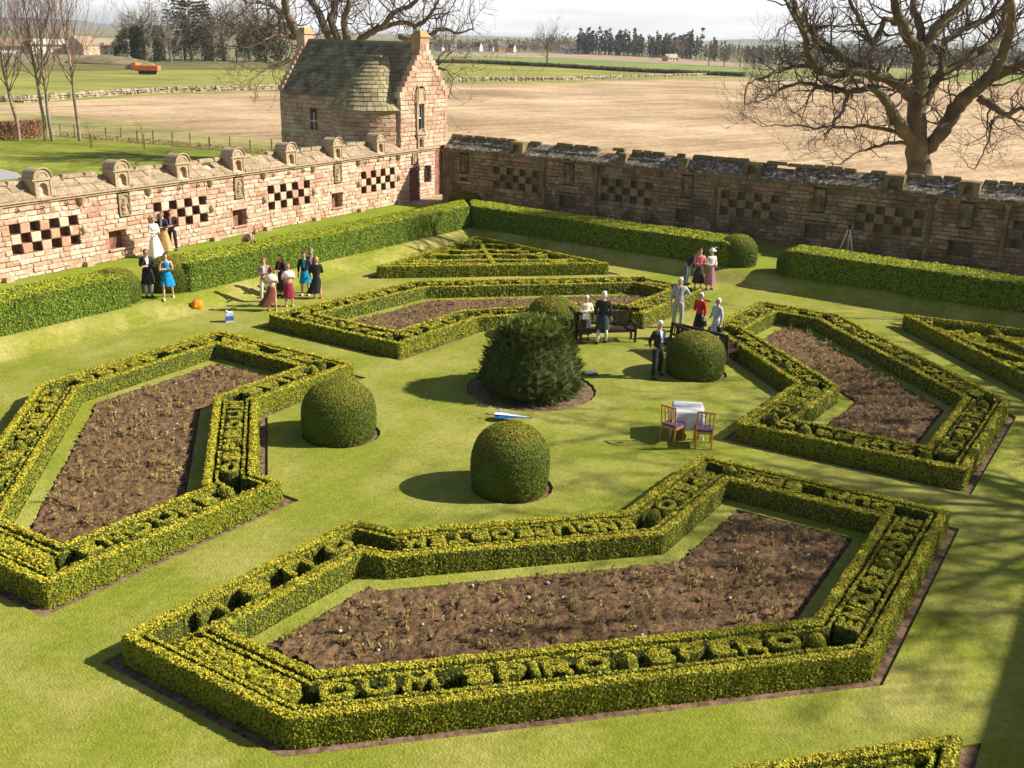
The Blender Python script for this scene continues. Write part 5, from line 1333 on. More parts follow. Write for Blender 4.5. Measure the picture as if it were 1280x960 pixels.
# group of seven on the left lawn
person(at(332, 377), 1.64, fc(15), 'woman with ginger hair in a brown jacket and white trousers, back left of the group', (.34, .23, .18), ('trousers', (.70, .67, .62)), (.28, .11, .05), ('fold', 'front'), fem=True, shirt=(.75, .72, .7), shoes=(.5, .45, .4))
person(at(341, 388), 1.58, fc(195), 'woman in a cream wrap and long windblown brown dress, front of the group', (.62, .45, .34), ('midi', (.17, .055, .035)), (.14, .05, .03), 'front', sleeves=False, fem=True, shawl=(.74, .66, .5), wind=(.28, 0), shoes=(.5, .3, .2))
person(at(353, 370), 1.60, fc(-30), 'dark-haired woman in a black jacket over a burgundy top', BLK, ('midi', (.03, .012, .018)), dark_h, 'front', fem=True, shirt=(.35, .03, .07), hairlong=True)
person(at(362, 383), 1.58, fc(200), 'woman in a white shawl and shiny burgundy skirt seen from behind', (.6, .35, .28), ('knee', (.26, .015, .05)), (.35, .17, .07), 'fold', fem=True, shawl=(.80, .76, .72), shoes=(.6, .4, .3))
person(at(382, 369), 1.68, fc(5), 'woman in a turquoise dress with open black jacket', (.012, .012, .016), ('mini', (.0, .27, .42)), brown_h, 'hang', fem=True, shirt=(.0, .29, .45), shoes=(.6, .5, .45))
person(at(391, 366), 1.70, fc(0), 'man in a dark suit mostly hidden behind the blonde woman in black', BLK, ('trousers', BLK), grey_h, 'front', shirt=(.75, .72, .7))
person(at(397, 373), 1.58, fc(185), 'blonde woman in a long black dress with red hem seen from behind', (.018, .018, .02), ('midi', (.014, .014, .018)), blond_h, 'front', fem=True, wind=(.16, .02), shoes=(.5, .03, .02))
# path between the left hedges
person(og(187, 371), 1.72, fc(35), 'man in black jacket and dark kilt with cream socks, hands at his face', BLK, ('kilt', (.03, .025, .03)), (.16, .08, .05), ('face', 'fold'), shirt=(.8, .78, .76), stance=0)
person(og(211, 373), 1.64, fc(20), 'dark-haired woman in a short bright blue dress striding on the path', (.0, .20, .48), ('mini', (.0, .22, .52)), dark_h, 'fold', sleeves=False, fem=True, step=.22, stance=.2, shoes=(.7, .6, .5), z=None)
person(at(195, 322, T), 1.68, fc(60), 'bride in a long white dress by the sunlit wall', (.82, .79, .72), ('long', (.84, .82, .76)), (.25, .15, .08), 'front', fem=True, shawl=(.82, .8, .74), wind=(.08, .05), shoes=(.8, .8, .78), z=T)
person(at(206, 314, T), 1.68, fc(-10), 'guest in black jacket with pale blue shirt and long golden skirt by the wall', (.03, .03, .04), ('long', (.50, .30, .12)), (.3, .14, .07), 'front', fem=True, shirt=(.35, .5, .68), z=T)
person(at(217, 313, T), 1.76, fc(5), 'man in black suit with buttonhole standing right of the bride', (.04, .012, .016), ('trousers', (.03, .018, .02)), (.25, .10, .06), 'front', shirt=(.55, .35, .4), z=T)
person(at(304, 312, T), 1.62, fc(95), 'person in a light brown tweed jacket crouching behind the sunlit hedge', (.42, .28, .23), ('trousers', (.12, .08, .06)), (.25, .14, .07), 'down', crouch=True, bend=1.0, z=T)
flush()
# ------------------------------------------------------------------ trees
def smooth_path(pts, rs, sub=4, jit=0):
    P, Rr = [], []; n = len(pts); pts = [Vector(p) for p in pts]
    for i in range(n - 1):
        p0, p1, p2, p3 = pts[max(0, i - 1)], pts[i], pts[i + 1], pts[min(n - 1, i + 2)]
        for k in range(sub):
            t = k / sub; a = .5 * (2 * p1 + (p2 - p0) * t + (2 * p0 - 5 * p1 + 4 * p2 - p3) * t * t + (3 * p1 - p0 - 3 * p2 + p3) * t ** 3)
            if jit: a = a + Vector((random.gauss(0, jit), random.gauss(0, jit), random.gauss(0, jit)))
            P.append(a); Rr.append(rs[i] * (1 - t) + rs[i + 1] * t)
    P.append(pts[-1]); Rr.append(rs[-1]); return P, Rr
def twigs(mb, p, d, L, r, lev, rg, up=.1, n=5, spread=.9, gnarl=.35, minr=.012, sides=4, kids=(2, 4)):
    seg = L / n; pts = [p]; rs = [r]; dd = d.normalized(); out = []
    for i in range(n):
        dd = (dd + Vector((rg.gauss(0, gnarl), rg.gauss(0, gnarl), rg.gauss(up, gnarl)))).normalized(); pts.append(pts[-1] + dd * seg); rs.append(max(minr * .5, r * (1 - .75 * (i + 1) / n))); out.append((pts[-1], dd.copy(), rs[-1]))
    mb.tube(pts, rs, sides if r > .04 else 3, False)
    if lev > 0:
        for k in range(rg.randint(*kids) + (1 if lev > 1 else 0)):
            q, qd, qr = out[rg.randint(1, n - 1)]; a = Vector((rg.gauss(0, 1), rg.gauss(0, 1), rg.gauss(0, .8))).normalized()
            twigs(mb, q, (qd + a * spread), L * rg.uniform(.45, .72), max(minr, qr * .8), lev - 1, rg, up, max(3, n - 1), spread, gnarl, minr, 4, kids)
def old_tree(name, Y, limbs, label, seed, base_px, px2m, twl=(1.3, 3.2), lev=2, every=2, fine=.016, up=.12, m='bark2', tm='twig'):
    """limbs: ([(px, py), ...], [radius px...], sideways depth swing in m)"""
    rg = random.Random(seed); root = empty(name, (0, 0, 0), 0, label, 'tree'); tr = MB(); tw = MB(); b0 = atY(*base_px, Y)
    for pxs, rs, swing, dens in limbs:
        pts = []
        for i, (x, y) in enumerate(pxs):
            f = i / (len(pxs) - 1); pts.append(Vector(atY(x, y, Y + swing * f ** 1.2)))
        P_, R_ = smooth_path(pts, [q * px2m for q in rs], 4, .035)
        R_ = [q * .82 * (1 + .04 * math.sin(i * 1.7)) for i, q in enumerate(R_)]
        tr.tube(P_, R_, 10 if rs[0] > 8 else 7)
        for i in range(3, len(P_), every):
            if rg.random() > dens: continue
            d = (P_[i] - P_[i - 1]).normalized(); a = Vector((rg.gauss(0, 1), rg.gauss(0, 1), rg.gauss(.1, .9))).normalized()
            twigs(tw, P_[i], d * .5 + a, rg.uniform(*twl), min(R_[i] * .45, .06), lev, rg, up, 6, 1.0, .3, fine)
        twigs(tw, P_[-1], (P_[-1] - P_[-3]), rg.uniform(*twl) * 1.2, min(R_[-1], .05), lev + 1, rg, up, 6, .9, .28, fine)
    tr.build('trunk', M[m], root, True); o = tw.build('twigs', M[tm], root); o['kind'] = 'stuff'; return root
YT = 50.0
RT = [
 ([(1150,262),(1150,225),(1147,190),(1145,155),(1148,125),(1149,100),(1150,75),(1146,55)], [23,19,16,14,12.5,11,9.5,8], 0, 0),
 ([(1146,60),(1134,45),(1128,31),(1121,12),(1114,-12),(1104,-40)], [8,8,8,7,6,4], -1.5, .8),
 ([(1148,75),(1156,58),(1170,37),(1186,20),(1206,2),(1230,-30)], [9,8,8,7,6,4], 1, .8),
 ([(1148,95),(1150,60),(1150,30),(1140,8),(1150,-30)], [7,7,6,5,3], 2, .8),
 ([(1146,178),(1130,166),(1117,143),(1104,120),(1092,108)], [9,10,8,6,5], -2, .7),
 ([(1092,108),(1066,115),(1046,112),(1032,110),(999,104),(975,112),(962,121)], [5,4.5,4,3.5,2.5,2,1.5], -3, 1),
 ([(1142,124),(1128,110),(1110,100),(1092,94),(1072,90),(1050,92),(1032,90),(1018,84),(1010,66),(1006,45),(997,20),(990,-5)], [9,8,7,7,6,6,6,6,5,5,4.5,3], -3.5, .9),
 ([(1100,96),(1085,86),(1066,80),(1050,72),(1036,60),(1024,50),(1014,38),(1004,28),(994,8),(985,-20)], [6,6,6,5,6,5,5,4,4,3], -1.5, .9),
 ([(1032,90),(1000,82),(975,88),(955,96),(935,104)], [4,3,2.5,2,1.2], -4, 1),
 ([(1160,186),(1176,168),(1190,143),(1205,125),(1222,110),(1240,92),(1252,72),(1261,48),(1264,20),(1262,-15)], [10,11,11.5,11,10,9.5,8,7,6,5], -2, .6),
 ([(1236,98),(1258,88),(1282,78),(1310,66),(1350,50)], [8,7,7,6,4], -3, .9),
 ([(1154,128),(1168,104),(1180,88),(1201,76),(1222,66),(1243,54),(1254,36),(1256,15),(1262,-20)], [8,8,8,8,7,7,6,5,4], 2, .8),
 ([(1176,92),(1178,75),(1182,52),(1200,38),(1220,30),(1240,20),(1258,2),(1275,-20)], [6,5,5,5,5,4,4,3], 3, .9),
 ([(1225,122),(1246,136),(1258,144),(1276,136),(1295,142)], [6,5,4,3,2], -2, 1),
 ([(1256,144),(1242,150),(1238,160),(1234,180),(1222,206)], [3,2.5,2,1.5,1], -2.3, 1),
 ([(1142,172),(1110,162),(1080,158),(1049,160),(1010,158),(978,157)], [3.5,3,2.5,2,1.5,1], -2.5, 1),
 ([(1138,178),(1110,180),(1090,186),(1072,190),(1052,205)], [3,2.5,2,1.5,1], -3, 1),
 ([(1060,118),(1054,135),(1046,150),(1030,168)], [3,2.5,2,1], -3, 1),
 ([(1120,30),(1106,24),(1094,50),(1088,52),(1080,35),(1068,14),(1060,-10)], [4,4,4,3.5,3,3,2], -1.5, 1),
]
old_tree('sycamore_tree', YT, RT, 'huge bare old sycamore with mossy spreading limbs behind the shaded wall', 11, (1150, 230), YT / 1263, (1.0, 2.6), 2, 1, .009)
YH = 76.0
HT_ = [
 ([(432,112),(431,80),(430,58)], [20,18,17], 0, 0),
 ([(424,75),(414,50),(404,30),(398,14),(388,0),(372,-30)], [9,8,7,6,6,4], 1, .8),
 ([(428,66),(421,46),(414,24),(418,8),(430,-10),(440,-40)], [8,7,6,5,5,3], 2, .8),
 ([(434,62),(433,46),(431,25),(436,5),(430,-30)], [8,7,6,5,4], -1, .8),
 ([(440,66),(452,48),(466,40),(478,34),(488,20),(500,12),(516,4),(528,-14)], [7,6,6,5,5,4,4,3], -3, .9),
 ([(400,92),(388,66),(376,48),(366,34),(358,16),(356,0),(348,-30)], [11,10,9,8,7,6,4], -3, .8),
 ([(366,34),(350,30),(336,36),(322,38),(306,30),(292,33)], [5,4,3.5,3,2,1.5], -4, 1),
 ([(358,20),(344,10),(330,4),(312,2),(296,-8)], [5,4,3,3,2], -5, 1),
 ([(376,48),(362,48),(346,44),(330,50)], [4,3,2,1.5], -4, 1),
 ([(470,38),(500,28),(525,31),(540,14),(548,0)], [5,4,4,3,2], -4, 1),
 ([(500,46),(522,50),(540,42),(552,36),(574,41),(590,36)], [5,5,4,3,2,1.2], -5, 1),
 ([(380,80),(360,75),(345,82),(325,90)], [4,3,2,1], -4, 1),
 ([(500,80),(530,84),(555,86),(566,98)], [3,3,2,1], -5, 1),
]
old_tree('sycamore_tree', YH, HT_, 'large bare tree rising behind the stone house', 23, (432, 112), YH / 1263 * .8, (1.6, 4.2), 2, 1, .014, m='bark')
def birch(px, py, hpx, label, seed, lean=0, double=False, z=T):
    p = Vector(at(px, py, z)); sc = math.hypot(p.x, p.y) / 1263 * 1.0; h = hpx * sc * 1.02; rg = random.Random(seed)
    root = empty('birch_tree', p, 0, label, 'tree', 'young bare trees on the outer lawn'); tr = MB(); tw = MB()
    for s in range(2 if double else 1):
        pts = [Vector((s * .5, s * .2, -.1))]; 
        for k in range(1, 9): pts.append(Vector((s * .5 + lean * h * (k / 8) ** 1.3 + rg.gauss(0, .05) + (.35 * s * k / 8), rg.gauss(0, .06), h * k / 8 * (.92 if s else 1))))
        rs = [.15 - .016 * k for k in range(9)]; P_, R_ = smooth_path(pts, rs, 3); tr.tube(P_, R_, 8)
        for i in range(8, len(P_)):
            for q in range(2):
                a = rg.uniform(0, 6.28); f = i / len(P_)
                twigs(tw, P_[i], Vector((math.cos(a), math.sin(a), 1.0 + f)), h * (.50 - .32 * f) * rg.uniform(.6, 1), R_[i] * .45, 2, rg, .16, 6, .55, .13, .011, kids=(3, 5))
    tr.build('trunk', M['birch'], root, True); o = tw.build('twigs', M['birchtwig'], root); o['kind'] = 'stuff'
birch(24, 177, 150, 'bare birch leaning left at the left edge, beside the brown hedge', 1, -.10)
birch(57, 177, 168, 'twin-stemmed bare birch by the end of the brown beech hedge', 2, -.03, True)
birch(100, 177, 178, 'bare birch with the brightest trunk, right of the twin-stemmed one', 4, -.03)
for px, py, hp in ((179, 186, 50), (113, 186, 34)):
    p = at(px, py, T); r = empty('sapling', p, 0, 'thin young sapling on the outer lawn ' + ('nearest the fence' if px > 150 else 'between the birch and the other sapling'), 'tree'); tw = MB(); rg = random.Random(px)
    tw.tube([(0, 0, 0), (.02, 0, 1), (0, 0, hp * .045)], [.025, .02, .008], 5); st = MB(); st.tube([(.12, 0, 0), (.12, 0, 1.1)], .03, 6); st.build('stake', M['wood_dark'], r)
    for k in range(9): twigs(tw, Vector((0, 0, .8 + k * .13)), Vector((rg.gauss(0, 1), rg.gauss(0, 1), 1)), .5, .012, 1, rg, .1, 4)
    tw.build('twigs', M['birchtwig'], r)
# brown beech hedge and post fence
def scrub(name, pts, w, h, m, label, cat, n, leaf, zb=T, kind=None, seed=1):
    rg = random.Random(seed); mb = MB(); Pn = [np.array(p) for p in pts]; L = [np.linalg.norm(b - a) for a, b in zip(Pn, Pn[1:])]
    for k in range(n):
        t = rg.uniform(0, sum(L)); i = 0
        while i < len(L) - 1 and t > L[i]: t -= L[i]; i += 1
        u = (Pn[i + 1] - Pn[i]) / L[i]; c = Pn[i] + u * t; nn = np.array([-u[1], u[0]])
        q = c + nn * rg.uniform(-w / 2, w / 2); hh = h * (1 + .12 * mnoise.noise(Vector((c[0] * .4, c[1] * .4, 2)))) if h > 0 else .3
        p = Vector((q[0], q[1], zb + hh * rg.random() ** .7)); d = Vector((rg.gauss(0, 1), rg.gauss(0, 1), rg.gauss(0, 1))).normalized() * leaf * rg.uniform(.6, 1.4); s = d.orthogonal() * .6
        mb.add([p - d, p + s, p + d], [(0, 1, 2)])
    o = mb.build(name, m); return tag(o, label, cat, None, kind)
M['beech'] = mat('brown_beech_leaves', (.22, .10, .055), .9, (.36, .19, .10), 1.5); M['drygrass'] = mat('dry_grass', (.22, .17, .07), .95, (.36, .30, .13), 2)
scrub('beech_hedge', PX([(-60,176),(0,175),(54,173)], T), 1.3, 1.5, M['beech'], 'clipped brown beech hedge at the left edge beyond the birches', 'hedge', 9000, .09)
posts = [(76,170),(94,172),(133,175),(152,176),(172,179),(192,180),(216,181),(238,184),(262,187),(288,189),(313,191),(340,193)]
r = empty('post_fence', (0, 0, 0), 0, 'wooden post and wire fence at the edge of the outer lawn', 'fence'); wp = []
for i, (x, y) in enumerate(posts):
    p = at(x, y, T); hh = 1.05 + .08 * math.sin(i * 3); MB().tube([(p[0], p[1], T - .1), (p[0] + .02, p[1], T + hh)], [.06, .055], 6).build('post', M['wood_dark'] if x == 262 else M['bark'], r); wp.append(Vector((p[0], p[1], T + .9)))
for dz in (0, -.3, -.6): MB().tube([w + Vector((0, 0, dz)) for w in wp], .006, 3).build('wire', M['bark'], r)
scrub('rough_grass_strip', PX(posts, T), 1.0, .35, M['drygrass'], None, None, 2500, .09, kind='stuff')
# dry-stone walls between the fields
def dyke(pxs, h, w, label, dens, m='coping', seed=3):
    r = empty('drystone_wall', (0, 0, 0), 0, label, 'wall'); P_ = [np.array(q) for q in PX(pxs, T)]; rg = random.Random(seed); mb = MB()
    for a, b in zip(P_, P_[1:]):
        L = np.linalg.norm(b - a); u = (b - a) / L; nn = np.array([-u[1], u[0]]); x = 0
        while x < L:
            for lv in range(3):
                c = a + u * x + nn * rg.uniform(-.1, .1); s = rg.uniform(.3, .6) * dens; mb.box((c[0], c[1], T + h * (lv + .5) / 3), (s * 1.6, w, h / 3 * rg.uniform(.7, 1.35)), rz=math.atan2(u[1], u[0]) + rg.uniform(-.5, .5), taper=rg.uniform(.5, .9))
            x += .55 * dens * rg.uniform(.8, 1.3)
    o = mb.build('stones', M[m], r); o['kind'] = 'stuff'
M['dyke'] = mat('pale_drystone', (.17, .14, .085), .95, (.44, .37, .26), 1.4, 6)
dyke([(-60,128.5),(30,128),(80,124),(130,120),(200,116),(320,112.5),(420,109)], .8, .8, 'pale dry-stone wall across the fields left of the house', 1.2, 'dyke')
dyke([(540,104),(600,101.5),(700,100.5),(790,97.5),(880,95)], .8, .8, 'low dry-stone wall across the fields right of the house', 1.8, 'dyke', 4)
dyke([(1030,104),(1060,104),(1080,105)], 1.3, .9, 'short piece of pale dry-stone wall seen through the sycamore branches', 1.0, 'dyke', 6)
M['ditch'] = mat('dark_ditch_scrub', (.06, .045, .03), .95, (.12, .09, .06), .5)
scrub('dark_hedgerow', PX([(440,77.5),(600,79.5),(700,84.5),(800,90.5),(930,96)], T), 1.6, .95, M['ditch'], 'thin dark hedgerow between the two green fields', 'hedge', 9000, .45)
# background trees, each its own object
def far_tree(px, pyb, pyt, kind, label, seed, wpx=None):
    p = Vector(at(px, pyb, T)); D = math.hypot(p.x, p.y); h = (pyb - pyt) * D / 1263; rg = random.Random(seed); w = (wpx or (pyb - pyt) * .7) * D / 1263
    nm = {'bare': 'bare_tree', 'pine': 'pine_tree', 'conifer': 'conifer_tree', 'ivy': 'ivy_clad_tree', 'bush': 'evergreen_bush'}[kind]
    r = empty(nm, p, 0, label, 'tree', 'trees beyond the fields'); tr = MB(); tw = MB(); s = h / 10
    if kind in ('bare', 'ivy'):
        tr.tube([(0, 0, -.3), (rg.gauss(0, .1) * s, 0, h * .35), (rg.gauss(0, .3) * s, 0, h * .7)], [.32 * s, .24 * s, .1 * s], 6)
        for k in range(22):
            z = h * rg.uniform(.2, .68); a = rg.uniform(0, 6.28)
            twigs(tw, Vector((0, 0, z)), Vector((math.cos(a) * w / h * 2.0, math.sin(a) * w / h * 2.0, .8)), h * rg.uniform(.28, .46), .10 * s, 2, rg, .12, 5, .8, .18, max(.02, D * 8e-5), kids=(3, 5))
    if kind == 'ivy' or kind == 'bush':
        for k in range(1300):
            if kind == 'bush':
                if k == 0: blobs = [(rg.uniform(-.32, .32) * w, rg.uniform(-.3, .3) * w, h * rg.uniform(.15, .78), w * rg.uniform(.12, .26)) for _ in range(11)]
                bx, by, bz, br = blobs[k % 11]; v = Vector((rg.gauss(0, 1), rg.gauss(0, 1), rg.gauss(0, 1))).normalized() * br * rg.random() ** .3
                c = Vector((bx + v.x, by + v.y, max(.05 * h, bz + v.z * 1.2))); d = Vector((rg.gauss(0, 1), rg.gauss(0, 1), rg.gauss(0, .6))).normalized() * h * .03; e = d.orthogonal() * .8; tw.add([c - d, c + e, c + d], [(0, 1, 2)]); continue
            zz = h * (rg.random() * (.78 if kind == 'ivy' else .95)); rr = (w * (.22 if kind == 'ivy' else .5)) * math.sqrt(max(0, 1 - (zz / h) ** 2)) * (1 + .4 * mnoise.noise(Vector((zz * .5, seed, 0)))); a = rg.uniform(0, 6.28); q = rg.random() ** .4
            c = Vector((rr * q * math.cos(a), rr * q * math.sin(a), zz)); d = Vector((rg.gauss(0, 1), rg.gauss(0, 1), rg.gauss(0, .6))).normalized() * h * .026; e = d.orthogonal() * .8; tw.add([c - d, c + e, c + d], [(0, 1, 2)])
        if kind == 'bush': tr.tube([(0, 0, -.2), (0, 0, h * .4)], [.2 * s, .1 * s], 5)
    if kind in ('pine', 'conifer'):
        tr.tube([(0, 0, -.3), (0, 0, h)], [.3 * s, .04 * s], 6); nl = 13
        for k in range(nl):
            z = h * ((.3 if kind == 'pine' else .12) + (.68 if kind == 'pine' else .86) * k / nl); R_ = w * .5 * ((1.15 - k / nl) if kind == 'conifer' else (.6 + .5 * math.sin(3 * k / nl)))
            for q in range(9):
                a = rg.uniform(0, 6.28); e = Vector((R_ * math.cos(a), R_ * math.sin(a), z + (h * .04 if kind == 'pine' else -h * .03))); c0 = Vector((0, 0, z))
                for t in range(9):
                    f = (t + 2) / 10; c = c0.lerp(e, f); d = Vector((rg.gauss(0, 1), rg.gauss(0, 1), rg.gauss(0, .35))).normalized() * h * .04; s2 = d.orthogonal() * .7; tw.add([c - d, c + s2, c + d], [(0, 1, 2)])
    tr.build('trunk', M['bark'], r); o = tw.build('crown' if kind != 'bare' else 'twigs', M['fartwig'] if kind == 'bare' else M['evergreen'], r); o['kind'] = 'stuff'
FT = [(182,77,8,'bare','tall bare tree with pale stem left of the dark pine',80),(160,74,38,'bush','dark evergreen bush beside the blue-grey shed',None),(200,77,28,'ivy','ivy-clad tree right of the tall bare tree',None),(214,78,26,'bare','slender bare tree in the middle of the left tree group',40),
 (150,74,44,'bush','low evergreen by the end of the farm sheds',None),(228,77,42,'bush','broad brownish thicket below the pine',40),(240,77,10,'pine','dark pine with flat layered top above the fields',50),(262,76,24,'ivy','ivy-clad tree right of the dark pine',None),
 (280,76,6,'bare','bare tree with spreading crown right of the pine',62),(296,77,30,'bush','dark evergreen mass at the middle of the right tree group',55),(312,76,12,'bare','bare tree in front of the evergreen mass',50),(326,77,26,'ivy','ivy-clad tree near the house roof',None),(344,78,32,'bush','dark evergreen nearest the house gable',40),
 (352,78,18,'bare','bare tree nearest the house chimney',44),(172,77,30,'ivy','ivy-grown stem behind the tall bare tree',None),(252,77,46,'bush','low dark shrub under the pine',44),(272,78,50,'bush','rounded shrub by the field edge hedge',30),(190,78,52,'bush','scrubby bush at the field edge, left group',34),
 (307,78,54,'bush','clipped evergreen at the far field edge',30),(232,76,16,'bare','thin bare tree just left of the pine',36),(268,77,10,'bare','tall bare tree with fine crown behind the ivy tree',46),(334,77,14,'bare','bare tree with wide crown left of the house gable',48),(170,76,22,'bare','pale bare tree at the left of the tree group',40),(684,83,38,'bare','lone bare tree in the green fields',30),(847,77,52,'bare','round bare tree by the stone cottage',20),(815,74,69,'bush','small dark bush left of the stone cottage',12),
 (886,82,58,'bare','pale bare tree at the right end of the fields',36),(905,83,60,'bare','pale bare tree left of the sycamore twigs',40),(925,84,62,'bare','pale bare thicket tree beside the sycamore twigs',36)]
for i, (px, b_, t_, kd, lb, w_) in enumerate(FT): far_tree(px, b_, t_, kd, lb, 50 + i, w_)
# far woods as single masses
def wood(name, pxs, D0, hpx, m, n, conif, seed, depth=40, zbase=T, label=None):
    rg = random.Random(seed); mb = MB(); 
    for k in range(n):
        t = rg.random() * (len(pxs) - 1); i = int(t); f = t - i; x = pxs[i][0] * (1 - f) + pxs[i + 1][0] * f; y = pxs[i][1] * (1 - f) + pxs[i + 1][1] * f
        hp = pxs[i][2] * (1 - f) + pxs[i + 1][2] * f
        p = Vector(at(x, y, zbase)); D = math.hypot(p.x, p.y); q = p * (1 + rg.random() * depth / D); h = hp * D / 1263 * rg.uniform(.7, 1.15) * (1 + .3 * rg.random() ** 6); w = h * (rg.uniform(.22, .34) if conif else rg.uniform(.45, .7))
        mb.tube([(q.x, q.y, zbase - 1), (q.x, q.y, zbase + h * .6)], [h * .02, h * .01], 4, False)
        for j in range(26):
            u = rg.random(); zz = h * (.18 + .82 * u); R_ = w * .5 * ((1 - u) ** .7 + .08 if conif else math.sqrt(max(0.02, 1 - (2 * u - .9) ** 2))); a = rg.uniform(0, 6.28); rr = R_ * math.sqrt(rg.random())
            c = Vector((q.x + rr * math.cos(a), q.y + rr * math.sin(a), zbase + zz)); d = Vector((rg.gauss(0, 1), rg.gauss(0, 1), rg.gauss(0, .9))).normalized() * h * .09; s = d.orthogonal() * .8; mb.add([c - d, c + s, c + d], [(0, 1, 2)])
    o = mb.build(name, m); o['kind'] = 'stuff'; return o
M['wooddark'] = mat('dark_woodland', (.022, .026, .022), .95, (.06, .055, .045), .02, 3); M['woodbrown'] = mat('brown_woodland', (.09, .065, .05), .95, (.15, .12, .085), .02, 3)
M['woodgreen'] = mat('mixed_woodland', (.05, .05, .035), .95, (.095, .09, .06), .02, 3)
wood('far_wood', [(722,68,22),(745,68.5,24),(780,70,25),(820,72,21),(845,72,20)], 0, 0, M['wooddark'], 190, True, 1)
wood('far_wood', [(845,73,24),(862,74,28),(885,76,22),(910,79,20)], 0, 0, M['wooddark'], 60, True, 2)
wood('brown_wood', [(540,63,10),(600,63.5,11),(660,65,13),(725,67,16)], 0, 0, M['woodbrown'], 220, False, 3, 60)
wood('brown_wood', [(60,70,10),(130,70,12),(150,72,14)], 0, 0, M['woodbrown'], 40, False, 4, 30)
wood('mixed_wood', [(930,80,16),(1000,82,18),(1080,84,20),(1160,86,20),(1290,90,22)], 0, 0, M['woodgreen'], 330, False, 5, 60)
wood('dark_wood', [(890,70,10),(960,72,12),(1060,75,14),(1180,79,15),(1300,82,16)], 0, 0, M['wooddark'], 300, True, 6, 120)
wood('far_wood_belt', [(-40,66,7),(100,66,8),(240,66,8),(420,64,7),(560,60,7)], 0, 0, M['woodbrown'], 300, False, 7, 200)
# hills
def hill(name, pts, Y, m, z0=-20):
    mb = MB(); V = []; N = 80; 
    for k in range(N + 1):
        t = k / N * (len(pts) - 1); i = min(int(t), len(pts) - 2); f = t - i; f = f * f * (3 - 2 * f); x = pts[i][0] * (1 - (t - i)) + pts[i + 1][0] * (t - i); y = pts[i][1] * (1 - f) + pts[i + 1][1] * f
        p = atY(x, y - .6 * mnoise.noise(Vector((x * .08, 1, 0))), Y)
        for j, (fy, fz) in enumerate(((-.22, 0), (-.12, .45), (-.04, .9), (0, 1), (.1, .8), (.3, 0))): V.append((p[0] * (1 + fy), Y * (1 + fy), z0 + (p[2] - z0) * fz))
    F = [(k * 6 + j, (k + 1) * 6 + j, (k + 1) * 6 + j + 1, k * 6 + j + 1) for k in range(N) for j in range(5)]
    o = mb.add(V, F).build(name, m, None, True); o['kind'] = 'structure'; return o
M['hill'] = mat('hill_moor', (.07, .08, .06), .95, (.14, .14, .09), .0012, 5)
hill('hills', [(-260,22),(-60,23),(30,22),(90,25),(140,30),(200,31),(260,33),(420,42),(520,49),(600,56)], 6500, M['hill'])
hill('hills', [(480,50),(640,48),(730,50),(860,52),(930,49),(1040,52),(1100,50),(1230,55),(1300,54),(1600,60)], 5200, M['hill'])
# ------------------------------------------------------------------ far buildings
def far_house(px, pyb, wpx, hpx, rz, wall, roof, label, name='cottage', depth=.6, win=2, chim=1, rooffrac=.45, cat='house', group=None, z=T):
    p = Vector(at(px, pyb, z)); D = math.hypot(p.x, p.y); k = D / 1263; w = wpx * k; h = hpx * k * (1 - rooffrac); rh = hpx * k * rooffrac; d = w * depth
    r = empty(name, p, rz, label, cat, group)
    MB().box((0, 0, h / 2 - .3), (w, d, h + .6)).build('walls', wall, r)
    for s in (-1, 1): MB().add([(s * w / 2, -d / 2, h), (s * w / 2, d / 2, h), (s * w / 2, 0, h + rh)], [(0, 1, 2)]).build('gable', wall, r)
    o_ = .04 * w; mb = MB()
    for s in (-1, 1): mb.add([(-w / 2 - o_, s * (d / 2 + o_), h - .1), (w / 2 + o_, s * (d / 2 + o_), h - .1), (w / 2 + o_, 0, h + rh + .05), (-w / 2 - o_, 0, h + rh + .05), (-w / 2 - o_, s * (d / 2 + o_), h - .3), (w / 2 + o_, s * (d / 2 + o_), h - .3)], [(0,1,2,3),(0,4,5,1)])
    rf = mb.build('roof', roof, r)
    for c in range(chim): MB().box(((-1) ** c * (w / 2 - .06 * w), 0, h + rh + .03 * w), (.07 * w, .07 * w, .16 * w)).build('chimney', wall, rf)
    for q in range(win):
        x = -w / 2 + w * (q + .5) / win; wd_ = MB().box((x, -d / 2 - .03, h * .55), (w * .09, .06, h * .35)).build('window', M['glass'], r)
    if win: MB().box((w * .02, -d / 2 - .03, h * .32), (w * .07, .07, h * .62)).build('door', M['wood_dark'], r)
    return r
wh = mat('white_render', (.70, .68, .63), .8, (.6, .57, .52), .3); gr = mat('grey_roof', (.13, .13, .14), .8, (.18, .17, .17), .3); og_ = mat('tan_gable', (.48, .27, .17), .8); brr = mat('brown_roof', (.28, .19, .13), .9, (.36, .27, .18), .3)
bl = mat('blue_grey_cladding', (.26, .32, .38), .6, (.32, .38, .44), .3, stretch=(6, 6, .1)); stc = mat('cottage_stone', (.50, .35, .24), .9, (.6, .45, .33), .4)
